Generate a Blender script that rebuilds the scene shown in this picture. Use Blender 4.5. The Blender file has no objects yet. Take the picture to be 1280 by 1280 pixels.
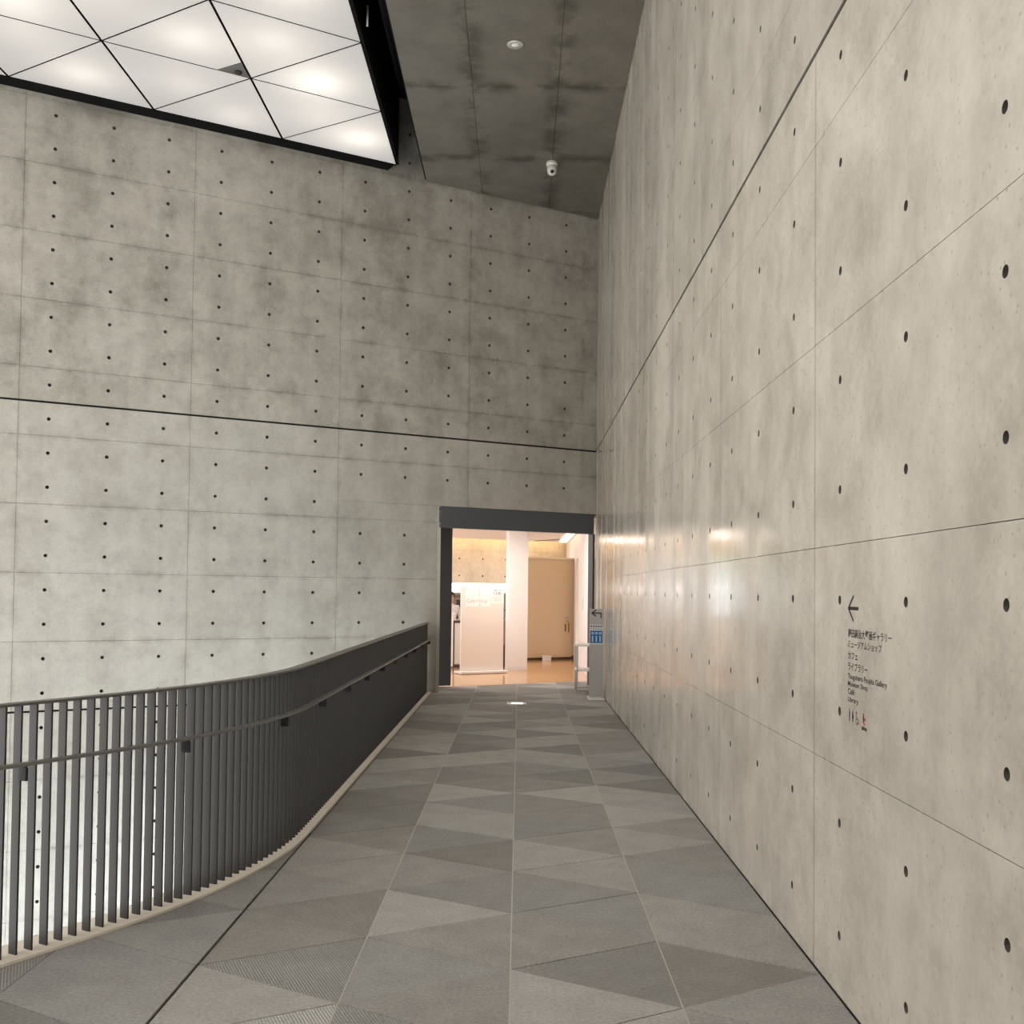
import bpy, bmesh, math, random
from mathutils import Vector, Matrix

random.seed(7)
SC = bpy.context.scene
C = SC.collection

# ------------------------------------------------------------------ camera
CAM_H = 1.614
cam_d = bpy.data.cameras.new('camera')
cam_d.sensor_width = 36.0
cam_d.lens = 36.0 * 1313.47 / 1280.0
cam_d.shift_y = 58.76 / 1280.0
cam_d.clip_start = 0.05
cam_d.clip_end = 300
cam = bpy.data.objects.new('camera', cam_d)
C.objects.link(cam)
YAW, PITCH, ROLL = -0.0072, 0.0300, -0.0112
cyw, syw, cp, sp = math.cos(YAW), math.sin(YAW), math.cos(PITCH), math.sin(PITCH)
r0 = Vector((cyw, -syw, 0))
f0 = Vector((syw * cp, cyw * cp, sp))
u0 = Vector((-syw * sp, -cyw * sp, cp))
rr = math.cos(ROLL) * r0 - math.sin(ROLL) * u0
uu = math.sin(ROLL) * r0 + math.cos(ROLL) * u0
M = Matrix((rr, uu, -f0)).transposed().to_4x4()
M.translation = Vector((0, 0, CAM_H))
cam.matrix_world = M
SC.camera = cam

# ------------------------------------------------------------------ sky, exposure
world = bpy.data.worlds.new('overcast_sky')
SC.world = world
world.use_nodes = True
bg = world.node_tree.nodes['Background']
bg.inputs['Color'].default_value = (0.88, 0.95, 1.03, 1)
bg.inputs['Strength'].default_value = 4.15
SC.view_settings.view_transform = 'Standard'
SC.view_settings.look = 'None'
SC.view_settings.exposure = 0.0
SC.view_settings.gamma = 1.0
SC.view_settings.use_curve_mapping = False
SC.cycles.use_denoising = True
SC.cycles.diffuse_bounces = 5
SC.cycles.glossy_bounces = 4
SC.cycles.max_bounces = 8

# ------------------------------------------------------------------ constants of the place
S60, C60 = math.sin(math.pi / 3), 0.5
XR = 1.303                                   # face of the right wall
YC = 18.0845                                 # corner of right and far wall
CORNER = Vector((XR, YC, 0))
DL = Vector((S60, C60, 0))                   # along the far wall, to the right
NL = Vector((-C60, S60, 0))                  # into the far wall, away from the hall
HC = 0.7305                                  # tie hole pitch along the wall
VC = 0.45                                    # tie hole pitch up the wall
CEIL = 8.075
LOW = -4.6                                   # lower floor


def W(s, n, z=0.0):
    """point given along the far wall (s), behind its face (n) and height"""
    p = CORNER + DL * s + NL * n
    return Vector((p.x, p.y, z))


# ------------------------------------------------------------------ helpers
def link(name, me, parent=None, loc=None):
    o = bpy.data.objects.new(name, me)
    C.objects.link(o)
    if loc is not None:
        o.location = loc
    if parent:
        o.parent = parent
    return o


def mesh(name, verts, faces, mats, smooth=False, midx=None):
    me = bpy.data.meshes.new(name)
    me.from_pydata([tuple(v) for v in verts], [], faces)
    for m in (mats if isinstance(mats, (list, tuple)) else [mats]):
        me.materials.append(m)
    if midx:
        for p, i in zip(me.polygons, midx):
            p.material_index = i
    if smooth:
        for p in me.polygons:
            p.use_smooth = True
    me.update()
    return me


def empty(name, loc=(0, 0, 0), rotz=0.0):
    o = bpy.data.objects.new(name, None)
    o.empty_display_size = 0.1
    C.objects.link(o)
    o.location = loc
    o.rotation_euler = (0, 0, rotz)
    return o


def tag(o, label, cat, group=None):
    o['label'] = label
    o['category'] = cat
    if group:
        o['group'] = group
    return o


def struct(o):
    o['kind'] = 'structure'
    return o


BOXF = [(0, 3, 2, 1), (4, 5, 6, 7), (0, 1, 5, 4), (1, 2, 6, 5), (2, 3, 7, 6), (3, 0, 4, 7)]


class MB:
    """collects pieces of one mesh"""
    def __init__(self):
        self.v, self.f, self.mi = [], [], []

    def add(self, verts, faces, mi=0):
        b = len(self.v)
        self.v += [Vector(v) for v in verts]
        for f in faces:
            self.f.append(tuple(b + i for i in f))
            self.mi.append(mi)
        return self

    def box(self, lo, hi, mi=0, xf=None):
        x0, y0, z0 = lo
        x1, y1, z1 = hi
        vs = [Vector(p) for p in ((x0, y0, z0), (x1, y0, z0), (x1, y1, z0), (x0, y1, z0),
                                  (x0, y0, z1), (x1, y0, z1), (x1, y1, z1), (x0, y1, z1))]
        if xf:
            vs = [xf(v) for v in vs]
        return self.add(vs, BOXF, mi)

    def wbox(self, s0, s1, n0, n1, z0, z1, mi=0):
        return self.box((s0, n0, z0), (s1, n1, z1), mi, lambda v: W(v.x, v.y, v.z))

    def prism(self, poly, z0, z1, mi=0):
        n = len(poly)
        vs = [(p[0], p[1], z0) for p in poly] + [(p[0], p[1], z1) for p in poly]
        fs = [tuple(range(n - 1, -1, -1)), tuple(range(n, 2 * n))]
        fs += [(i, (i + 1) % n, n + (i + 1) % n, n + i) for i in range(n)]
        return self.add(vs, fs, mi)

    def tube(self, a, b, ra, rb=None, seg=12, mi=0, caps=True):
        a, b = Vector(a), Vector(b)
        rb = ra if rb is None else rb
        d = (b - a).normalized()
        t = d.orthogonal().normalized()
        w = d.cross(t)
        vs, fs = [], []
        for c, r in ((a, ra), (b, rb)):
            for i in range(seg):
                an = 2 * math.pi * i / seg
                vs.append(c + (t * math.cos(an) + w * math.sin(an)) * r)
        for i in range(seg):
            j = (i + 1) % seg
            fs.append((i, j, seg + j, seg + i))
        if caps:
            fs += [tuple(range(seg - 1, -1, -1)), tuple(range(seg, 2 * seg))]
        return self.add(vs, fs, mi)

    def lathe(self, prof, seg=24, mi=0, org=(0, 0, 0)):
        o = Vector(org)
        vs, fs = [], []
        for r, z in prof:
            for i in range(seg):
                a = 2 * math.pi * i / seg
                vs.append(o + Vector((r * math.cos(a), r * math.sin(a), z)))
        for k in range(len(prof) - 1):
            for i in range(seg):
                j = (i + 1) % seg
                fs.append((k * seg + i, k * seg + j, (k + 1) * seg + j, (k + 1) * seg + i))
        fs.append(tuple(range(seg - 1, -1, -1)))
        fs.append(tuple((len(prof) - 1) * seg + i for i in range(seg)))
        return self.add(vs, fs, mi)

    def build(self, name, mats, parent=None, smooth=False, bevel=0.0):
        me = mesh(name, self.v, self.f, mats, smooth, self.mi)
        bm = bmesh.new()
        bm.from_mesh(me)
        bmesh.ops.recalc_face_normals(bm, faces=bm.faces)
        bm.to_mesh(me)
        bm.free()
        o = link(name, me, parent)
        if bevel:
            m = o.modifiers.new('bevel', 'BEVEL')
            m.width = bevel
            m.segments = 2
            m.limit_method = 'ANGLE'
        return o


# ------------------------------------------------------------------ materials
def new_mat(name):
    m = bpy.data.materials.new(name)
    m.use_nodes = True
    nt = m.node_tree
    return m, nt, nt.nodes['Principled BSDF']


def plain(name, col, rough=0.5, metal=0.0, spec=0.5, noise=0.0, scale=20.0):
    m, nt, b = new_mat(name)
    b.inputs['Base Color'].default_value = (*col, 1)
    b.inputs['Roughness'].default_value = rough
    b.inputs['Metallic'].default_value = metal
    b.inputs['Specular IOR Level'].default_value = spec
    if noise:
        g = nt.nodes.new('ShaderNodeNewGeometry')
        n = nt.nodes.new('ShaderNodeTexNoise')
        n.inputs['Scale'].default_value = scale
        n.inputs['Detail'].default_value = 5
        nt.links.new(g.outputs['Position'], n.inputs['Vector'])
        r = nt.nodes.new('ShaderNodeMapRange')
        r.inputs['To Min'].default_value = 1 - noise
        r.inputs['To Max'].default_value = 1 + noise
        nt.links.new(n.outputs['Fac'], r.inputs['Value'])
        mx = nt.nodes.new('ShaderNodeVectorMath')
        mx.operation = 'SCALE'
        mx.inputs[0].default_value = col
        nt.links.new(r.outputs['Result'], mx.inputs['Scale'])
        nt.links.new(mx.outputs['Vector'], b.inputs['Base Color'])
    return m


def emit(name, col, strength):
    m, nt, b = new_mat(name)
    b.inputs['Base Color'].default_value = (0.8, 0.8, 0.8, 1)
    b.inputs['Emission Color'].default_value = (*col, 1)
    b.inputs['Emission Strength'].default_value = strength
    return m


def concrete(name, light, dark, rough=(0.3, 0.5), streak=0.5, pits=1.0, axis=(1, 1, 1), contrast=1.0,
             joint=None, bump=0.15, spec=0.5, sbump=0.35):
    """cast concrete: clouds, vertical run marks, patches, pinholes"""
    m, nt, b = new_mat(name)
    N, L = nt.nodes, nt.links
    geo = N.new('ShaderNodeNewGeometry')

    def noise(scale, detail, mapping=None, rough_=0.55):
        t = N.new('ShaderNodeTexNoise')
        t.inputs['Scale'].default_value = scale
        t.inputs['Detail'].default_value = detail
        t.inputs['Roughness'].default_value = rough_
        if mapping:
            mp = N.new('ShaderNodeMapping')
            mp.inputs['Scale'].default_value = mapping
            L.new(geo.outputs['Position'], mp.inputs['Vector'])
            L.new(mp.outputs['Vector'], t.inputs['Vector'])
        else:
            L.new(geo.outputs['Position'], t.inputs['Vector'])
        return t

    def rng(src, a, b_, c, d):
        r = N.new('ShaderNodeMapRange')
        r.inputs['From Min'].default_value = a
        r.inputs['From Max'].default_value = b_
        r.inputs['To Min'].default_value = c
        r.inputs['To Max'].default_value = d
        L.new(src, r.inputs['Value'])
        return r.outputs['Result']

    def mth(op, a, b_):
        n = N.new('ShaderNodeMath')
        n.operation = op
        for k, v in enumerate((a, b_)):
            if isinstance(v, (int, float)):
                n.inputs[k].default_value = v
            else:
                L.new(v, n.inputs[k])
        return n.outputs[0]
    clouds = noise(0.55, 8)
    patch = noise(2.4, 9, None, 0.68)
    stre = noise(1.0, 3, (4.5, 4.5, 0.28))
    fine = noise(38, 4)
    mott = noise(9, 6, None, 0.7)
    gls = noise(1.0, 1, (1.5, 1.5, 0.12))
    f = rng(clouds.outputs['Fac'], 0.3, 0.7, 0.0, 1.0)
    f = mth('MULTIPLY', f, 0.5 * contrast)
    p2 = rng(patch.outputs['Fac'], 0.40, 0.66, 0.0, 0.5 * contrast)
    p2 = mth('ADD', p2, rng(mott.outputs['Fac'], 0.45, 0.7, 0.0, 0.22 * contrast))
    f = mth('ADD', f, p2)
    s2 = rng(stre.outputs['Fac'], 0.38, 0.72, 0.0, streak)
    f = mth('ADD', f, s2)
    f = mth('ADD', f, rng(fine.outputs['Fac'], 0.3, 0.7, -0.06, 0.1))
    if joint:
        f = mth('ADD', f, joint(N, L, geo, mth, rng, patch))
    vor = N.new('ShaderNodeTexVoronoi')
    vor.inputs['Scale'].default_value = 24.0
    L.new(geo.outputs['Position'], vor.inputs['Vector'])
    pit = rng(vor.outputs['Distance'], 0.10, 0.15, 0.85 * pits, 0.0)
    f = mth('ADD', f, pit)
    ramp = N.new('ShaderNodeMix')
    ramp.data_type = 'RGBA'
    ramp.inputs['A'].default_value = (*light, 1)
    ramp.inputs['B'].default_value = (*dark, 1)
    L.new(f, ramp.inputs['Factor'])
    ramp.clamp_factor = True
    L.new(ramp.outputs['Result'], b.inputs['Base Color'])
    L.new(rng(gls.outputs['Fac'], 0.35, 0.65, rough[0], rough[1]), b.inputs['Roughness'])
    b.inputs['Specular IOR Level'].default_value = spec
    bp = N.new('ShaderNodeBump')
    bp.inputs['Strength'].default_value = bump
    bp.inputs['Distance'].default_value = 0.004
    hsum = mth('ADD', mth('MULTIPLY', patch.outputs['Fac'], 0.8), mth('MULTIPLY', fine.outputs['Fac'], 0.25))
    hsum = mth('ADD', hsum, mth('MULTIPLY', stre.outputs['Fac'], sbump))
    L.new(hsum, bp.inputs['Height'])
    L.new(bp.outputs['Normal'], b.inputs['Normal'])
    return m


def grid_stain(u_expr, pu, ou, pv, ov, width, amount):
    """rust and water marks that follow the board joints"""
    def fn(N, L, geo, mth, rng, patch):
        sep = N.new('ShaderNodeSeparateXYZ')
        L.new(geo.outputs['Position'], sep.inputs[0])
        u = u_expr(sep, mth)
        out = None
        vsrc = sep.outputs['Z'] if pv else None
        for src, p, o in ((u, pu, ou), (vsrc, pv, ov)):
            if src is None:
                continue
            k = mth('DIVIDE', mth('SUBTRACT', src, o), p)
            fr = mth('FRACT', k, 0)
            d = mth('MULTIPLY', mth('MINIMUM', fr, mth('SUBTRACT', 1.0, fr)), p)
            e = rng(d, 0.0, width, amount, 0.0)
            out = e if out is None else mth('MAXIMUM', out, e)
        return mth('MULTIPLY', out, rng(patch.outputs['Fac'], 0.4, 0.62, 0.0, 1.0))
    return fn


def ring_stain(N, L, geo, mth, rng, patch):
    """dried water ring on the right wall"""
    sep = N.new('ShaderNodeSeparateXYZ')
    L.new(geo.outputs['Position'], sep.inputs[0])
    a = mth('DIVIDE', mth('SUBTRACT', sep.outputs['Y'], 5.72), 0.70)
    b = mth('DIVIDE', mth('SUBTRACT', sep.outputs['Z'], 2.62), 0.56)
    d = mth('SQRT', mth('ADD', mth('MULTIPLY', a, a), mth('MULTIPLY', b, b)), 0)
    e = rng(mth('ABSOLUTE', mth('SUBTRACT', d, 1.0), 0), 0.02, 0.16, 0.30, 0.0)
    top = rng(sep.outputs['Z'], 2.7, 3.1, 1.0, 0.0)
    ring = mth('MULTIPLY', mth('MULTIPLY', e, top), rng(patch.outputs['Fac'], 0.3, 0.55, 0.5, 1.0))
    # grime in the upright board joints
    k = mth('DIVIDE', mth('SUBTRACT', sep.outputs['Y'], 2.8213 - HC / 2), HC * 3)
    fr = mth('FRACT', k, 0)
    dj = mth('MULTIPLY', mth('MINIMUM', fr, mth('SUBTRACT', 1.0, fr)), HC * 3)
    return mth('ADD', ring, rng(dj, 0.006, 0.016, 0.45, 0.0))


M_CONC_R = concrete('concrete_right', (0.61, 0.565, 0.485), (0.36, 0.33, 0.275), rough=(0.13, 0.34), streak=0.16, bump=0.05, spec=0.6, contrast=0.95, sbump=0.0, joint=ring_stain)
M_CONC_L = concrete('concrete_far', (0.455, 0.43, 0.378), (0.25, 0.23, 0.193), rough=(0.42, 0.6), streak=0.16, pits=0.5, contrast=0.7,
                    joint=grid_stain(lambda sp_, mth: mth('DIVIDE', mth('SUBTRACT', sp_.outputs['X'], XR), S60),
                                     HC * 3, -8.69 - HC / 2, 0.9, 1.779, 0.06, 0.35))


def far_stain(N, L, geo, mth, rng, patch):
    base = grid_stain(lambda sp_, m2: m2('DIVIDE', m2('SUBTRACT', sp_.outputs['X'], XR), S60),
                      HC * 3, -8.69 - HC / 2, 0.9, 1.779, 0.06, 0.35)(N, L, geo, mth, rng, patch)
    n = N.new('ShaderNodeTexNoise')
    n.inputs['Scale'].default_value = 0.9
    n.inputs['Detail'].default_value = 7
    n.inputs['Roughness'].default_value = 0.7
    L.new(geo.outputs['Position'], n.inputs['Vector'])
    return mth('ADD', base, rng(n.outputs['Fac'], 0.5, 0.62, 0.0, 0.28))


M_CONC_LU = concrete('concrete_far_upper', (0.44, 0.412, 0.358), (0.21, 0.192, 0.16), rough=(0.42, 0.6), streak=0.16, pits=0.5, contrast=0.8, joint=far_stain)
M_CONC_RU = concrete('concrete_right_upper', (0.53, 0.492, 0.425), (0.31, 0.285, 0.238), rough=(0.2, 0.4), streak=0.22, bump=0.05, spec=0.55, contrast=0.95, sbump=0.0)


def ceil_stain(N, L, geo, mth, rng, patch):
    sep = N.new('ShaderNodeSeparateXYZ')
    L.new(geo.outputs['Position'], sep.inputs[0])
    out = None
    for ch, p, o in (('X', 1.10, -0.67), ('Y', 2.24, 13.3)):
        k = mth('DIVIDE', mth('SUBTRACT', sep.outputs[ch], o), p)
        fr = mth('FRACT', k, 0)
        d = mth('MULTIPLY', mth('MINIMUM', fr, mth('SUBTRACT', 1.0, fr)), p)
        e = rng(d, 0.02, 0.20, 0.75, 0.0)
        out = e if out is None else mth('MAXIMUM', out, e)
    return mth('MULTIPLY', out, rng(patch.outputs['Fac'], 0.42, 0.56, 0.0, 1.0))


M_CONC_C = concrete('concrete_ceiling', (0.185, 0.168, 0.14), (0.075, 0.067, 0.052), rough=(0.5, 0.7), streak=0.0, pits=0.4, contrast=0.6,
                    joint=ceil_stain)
M_BACK = plain('joint_shadow_concrete', (0.10, 0.09, 0.078), 0.9)
M_HOLE = plain('tie_hole_plug', (0.035, 0.03, 0.025), 0.9)
M_HOLESIDE = plain('tie_hole_cone', (0.11, 0.10, 0.085), 0.9)
M_STEEL = plain('dark_steel', (0.07, 0.074, 0.08), 0.42, 0.0, 0.5)
M_RAIL = plain('railing_grey_paint', (0.031, 0.029, 0.026), 0.5, 0.0, 0.35, 0.06, 30)
M_HAND = plain('handrail_grey_paint', (0.17, 0.165, 0.155), 0.4, 0.0, 0.5)
M_CURB = plain('cream_stone_curb', (0.78, 0.71, 0.59), 0.6, 0, 0.4, 0.06, 12)
M_BLACK = plain('black_void_paint', (0.006, 0.006, 0.006), 0.9, 0, 0.1)
M_JOINT = plain('carpet_light_joint', (0.50, 0.46, 0.40), 0.8)
M_DARKGAP = plain('dark_gap', (0.035, 0.032, 0.03), 0.9)
M_WHITE = plain('white_paint', (0.78, 0.74, 0.71), 0.5)
M_WHITE2 = plain('white_laminate', (0.80, 0.77, 0.74), 0.35)
M_BEIGE = plain('beige_paint', (0.66, 0.51, 0.33), 0.5)
M_ALU = plain('grey_aluminium', (0.42, 0.42, 0.41), 0.35, 0.3)
M_SIGNGREY = plain('warm_grey_panel', (0.40, 0.39, 0.365), 0.55)
M_INK = plain('dark_grey_vinyl', (0.035, 0.035, 0.033), 0.7, 0, 0.2)
M_BLK = plain('black_print', (0.012, 0.012, 0.012), 0.6)
M_BLUE = plain('blue_print', (0.02, 0.095, 0.25), 0.5)
M_LBLUE = plain('pale_blue_print', (0.38, 0.56, 0.74), 0.5)
M_NAVY = plain('navy_vinyl', (0.03, 0.035, 0.10), 0.5)
M_RED = plain('dark_red_vinyl', (0.16, 0.02, 0.03), 0.5)
M_PINK = plain('pale_red_print', (0.40, 0.31, 0.27), 0.5)
M_PAPER = plain('paper', (0.82, 0.76, 0.72), 0.7)
M_PGREY = plain('pale_grey_print', (0.42, 0.37, 0.34), 0.7)


def carpet(name, ang):
    m, nt, b = new_mat(name)
    N, L = nt.nodes, nt.links
    oi = N.new('ShaderNodeObjectInfo')
    geo = N.new('ShaderNodeNewGeometry')
    mp = N.new('ShaderNodeMapping')
    mp.inputs['Rotation'].default_value = (0, 0, ang)
    L.new(geo.outputs['Position'], mp.inputs['Vector'])
    wv = N.new('ShaderNodeTexWave')
    wv.wave_type = 'BANDS'
    wv.bands_direction = 'X'
    wv.inputs['Scale'].default_value = 26.0
    wv.inputs['Distortion'].default_value = 0.6
    wv.inputs['Detail'].default_value = 2
    wv.inputs['Detail Scale'].default_value = 8
    L.new(mp.outputs['Vector'], wv.inputs['Vector'])
    ns = N.new('ShaderNodeTexNoise')
    ns.inputs['Scale'].default_value = 60
    ns.inputs['Detail'].default_value = 6
    ns.inputs['Roughness'].default_value = 0.75
    L.new(geo.outputs['Position'], ns.inputs['Vector'])
    n2 = N.new('ShaderNodeTexNoise')
    n2.inputs['Scale'].default_value = 5
    n2.inputs['Detail'].default_value = 4
    L.new(geo.outputs['Position'], n2.inputs['Vector'])

    def rng(src, a, b_, c, d):
        r = N.new('ShaderNodeMapRange')
        r.inputs['From Min'].default_value = a
        r.inputs['From Max'].default_value = b_
        r.inputs['To Min'].default_value = c
        r.inputs['To Max'].default_value = d
        L.new(src, r.inputs['Value'])
        return r.outputs['Result']

    def mul(a, b_):
        n = N.new('ShaderNodeMath')
        n.operation = 'MULTIPLY'
        L.new(a, n.inputs[0])
        L.new(b_, n.inputs[1])
        return n.outputs[0]
    k = mul(rng(wv.outputs['Fac'], 0, 1, 0.89, 1.1), rng(ns.outputs['Fac'], 0.3, 0.7, 0.74, 1.26))
    k = mul(k, rng(n2.outputs['Fac'], 0.3, 0.7, 0.92, 1.08))
    sc = N.new('ShaderNodeVectorMath')
    sc.operation = 'SCALE'
    L.new(oi.outputs['Color'], sc.inputs[0])
    L.new(k, sc.inputs['Scale'])
    L.new(sc.outputs['Vector'], b.inputs['Base Color'])
    b.inputs['Roughness'].default_value = 0.85
    b.inputs['Specular IOR Level'].default_value = 0.25
    bp = N.new('ShaderNodeBump')
    bp.inputs['Strength'].default_value = 0.5
    bp.inputs['Distance'].default_value = 0.003
    L.new(wv.outputs['Fac'], bp.inputs['Height'])
    L.new(bp.outputs['Normal'], b.inputs['Normal'])
    return m


M_CARPET = [carpet('ribbed_carpet_a', math.radians(35)), carpet('ribbed_carpet_b', math.radians(95)),
            carpet('ribbed_carpet_c', math.radians(155))]


def wood_floor():
    m, nt, b = new_mat('orange_wood_floor')
    N, L = nt.nodes, nt.links
    geo = N.new('ShaderNodeNewGeometry')
    mp = N.new('ShaderNodeMapping')
    mp.inputs['Rotation'].default_value = (0, 0, math.radians(-30))
    mp.inputs['Scale'].default_value = (2, 24, 1)
    L.new(geo.outputs['Position'], mp.inputs['Vector'])
    n = N.new('ShaderNodeTexNoise')
    n.inputs['Scale'].default_value = 1.5
    n.inputs['Detail'].default_value = 6
    L.new(mp.outputs['Vector'], n.inputs['Vector'])
    mx = N.new('ShaderNodeMix')
    mx.data_type = 'RGBA'
    mx.inputs['A'].default_value = (0.62, 0.36, 0.17, 1)
    mx.inputs['B'].default_value = (0.48, 0.26, 0.11, 1)
    L.new(n.outputs['Fac'], mx.inputs['Factor'])
    L.new(mx.outputs['Result'], b.inputs['Base Color'])
    b.inputs['Roughness'].default_value = 0.14
    return m


M_WOOD = wood_floor()

# ------------------------------------------------------------------ concrete walls made of shuttering boards
HOLE_R = 0.026
TH = 0.066
_panel_cache = {}


def panel_mesh(u0, u1, v0, v1, holes, mat, hr=HOLE_R):
    """board-sized face of concrete in (u, v, n): n = 0 is the face, holes are sunk tie-bolt cones"""
    key = (round(u1 - u0, 3), round(v1 - v0, 3), tuple((round(a - u0, 3), round(b - v0, 3)) for a, b in holes), mat.name, hr)
    if key in _panel_cache:
        return _panel_cache[key]
    w, h = u1 - u0, v1 - v0
    hs = [(a - u0, b - v0) for a, b in holes]
    us = sorted({round(a, 4) for a, _ in hs})
    vs_ = sorted({round(b, 4) for _, b in hs})
    ub = [0] + [(us[i] + us[i + 1]) / 2 for i in range(len(us) - 1)] + [w]
    vb = [0] + [(vs_[i] + vs_[i + 1]) / 2 for i in range(len(vs_) - 1)] + [h]
    mb = MB()
    NS = 12
    for i in range(len(ub) - 1):
        for j in range(len(vb) - 1):
            a0, a1, b0, b1 = ub[i], ub[i + 1], vb[j], vb[j + 1]
            hole = None
            for (a, b) in hs:
                if a0 < a < a1 and b0 < b < b1:
                    hole = (a, b)
            if not hole:
                mb.add([(a0, b0, 0), (a1, b0, 0), (a1, b1, 0), (a0, b1, 0)], [(0, 1, 2, 3)])
                continue
            cx, cy = hole
            corners = [(a1, b1), (a0, b1), (a0, b0), (a1, b0)]
            q = NS // 4
            ring = [(cx + hr * math.cos(2 * math.pi * k / NS + math.pi / 4), cy + hr * math.sin(2 * math.pi * k / NS + math.pi / 4)) for k in range(NS)]
            inn = [(cx + hr * 0.85 * math.cos(2 * math.pi * k / NS + math.pi / 4), cy + hr * 0.85 * math.sin(2 * math.pi * k / NS + math.pi / 4)) for k in range(NS)]
            verts = [(*c, 0) for c in corners] + [(*r, 0) for r in ring] + [(*r, -0.058) for r in inn]
            fs, mi = [], []
            for c in range(4):
                cn = (c + 1) % 4
                idx = [4 + (c * q + k) % NS for k in range(q + 1)]
                fs.append(tuple([c] + [cn] + idx[::-1]))
                mi.append(0)
            for k in range(NS):
                kn = (k + 1) % NS
                fs.append((4 + k, 4 + kn, 4 + NS + kn, 4 + NS + k))
                mi.append(2)
            fs.append(tuple(4 + NS + k for k in range(NS)))
            mi.append(1)
            base = len(mb.v)
            mb.v += [Vector(v) for v in verts]
            mb.f += [tuple(base + t for t in f) for f in fs]
            mb.mi += mi
    # edges
    mb.add([(0, 0, 0), (w, 0, 0), (w, h, 0), (0, h, 0), (0, 0, -TH), (w, 0, -TH), (w, h, -TH), (0, h, -TH)],
           [(0, 4, 5, 1), (1, 5, 6, 2), (2, 6, 7, 3), (3, 7, 4, 0)])
    me = mesh('concrete_panel', mb.v, mb.f, [mat, M_HOLE, M_HOLESIDE], False, mb.mi)
    _panel_cache[key] = me
    return me


def clad(parent, frame, ubreaks, vbreaks, hu, hv, mat, gap=0.0022, cut=None, grooves=(), ggap=0.014, hr=HOLE_R, upper=None):
    """lay boards between the joint lines; frame maps (u, v, n) to the world; cut = opening (u0,u1,v0,v1)"""
    for i in range(len(ubreaks) - 1):
        for j in range(len(vbreaks) - 1):
            rects = [(ubreaks[i], ubreaks[i + 1], vbreaks[j], vbreaks[j + 1])]
            if cut:
                out = []
                for a0, a1, b0, b1 in rects:
                    c0, c1, d0, d1 = cut
                    if a1 <= c0 or a0 >= c1 or b1 <= d0 or b0 >= d1:
                        out.append((a0, a1, b0, b1))
                        continue
                    if b1 > d1:
                        out.append((a0, a1, d1, b1))
                    if b0 < d0:
                        out.append((a0, a1, b0, d0))
                    if a0 < c0:
                        out.append((a0, c0, max(b0, d0), min(b1, d1)))
                    if a1 > c1:
                        out.append((c1, a1, max(b0, d0), min(b1, d1)))
                rects = out
            for a0, a1, b0, b1 in rects:
                g0 = ggap if any(abs(b0 - g) < 1e-4 for g in grooves) else gap / 2
                g1 = ggap if any(abs(b1 - g) < 1e-4 for g in grooves) else gap / 2
                A0, A1, B0, B1 = a0 + gap / 2, a1 - gap / 2, b0 + g0, b1 - g1
                if A1 - A0 < 0.02 or B1 - B0 < 0.02:
                    continue
                holes = [(x, y) for x in hu for y in hv if A0 + 0.05 < x < A1 - 0.05 and B0 + 0.05 < y < B1 - 0.05]
                me = panel_mesh(A0, A1, B0, B1, holes, upper if upper and B0 > 4.0 else mat, hr)
                o = link('concrete_panel', me, parent)
                o.matrix_local = frame(A0, B0)


def frame_from(org, ud, vd):
    nd = ud.cross(vd)
    R = Matrix((ud, vd, nd)).transposed().to_4x4()

    def fn(u, v):
        m = R.copy()
        m.translation = org + ud * u + vd * v
        return m
    return fn


M_GROOVE = plain('groove_shadow_strip', (0.012, 0.011, 0.010), 0.9, 0, 0.1)
# right wall: u = -y, v = z, n = -x
wr = MB()
wr.box((XR + TH, -6.3, LOW), (XR + 0.5, 18.95, 9.4))
wall_right = struct(wr.build('wall_right', M_BACK))
ZR = 1.590
yb0 = 2.8213 - HC / 2
ybr = [-6.2] + [yb0 + 3 * HC * k for k in range(-3, 8)]
ybr = [y for y in ybr if y < 18.0] + [18.95]
ubr = sorted(-y for y in ybr)
vbr = [0.0, 0.915, 1.815, 2.715, 3.615, 4.036, 4.515, 5.415, 6.315, 7.215, 8.14]
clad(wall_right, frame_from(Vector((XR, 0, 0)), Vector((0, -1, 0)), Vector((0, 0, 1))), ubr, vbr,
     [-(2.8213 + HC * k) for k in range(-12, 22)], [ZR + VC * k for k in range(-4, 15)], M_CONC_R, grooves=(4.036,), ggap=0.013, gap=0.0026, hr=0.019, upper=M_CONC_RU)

MB().box((XR + 0.010, -6.2, 4.036 - 0.0125), (XR + TH, YC, 4.036 + 0.0125)).build('groove_strip', M_GROOVE, wall_right)
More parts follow.
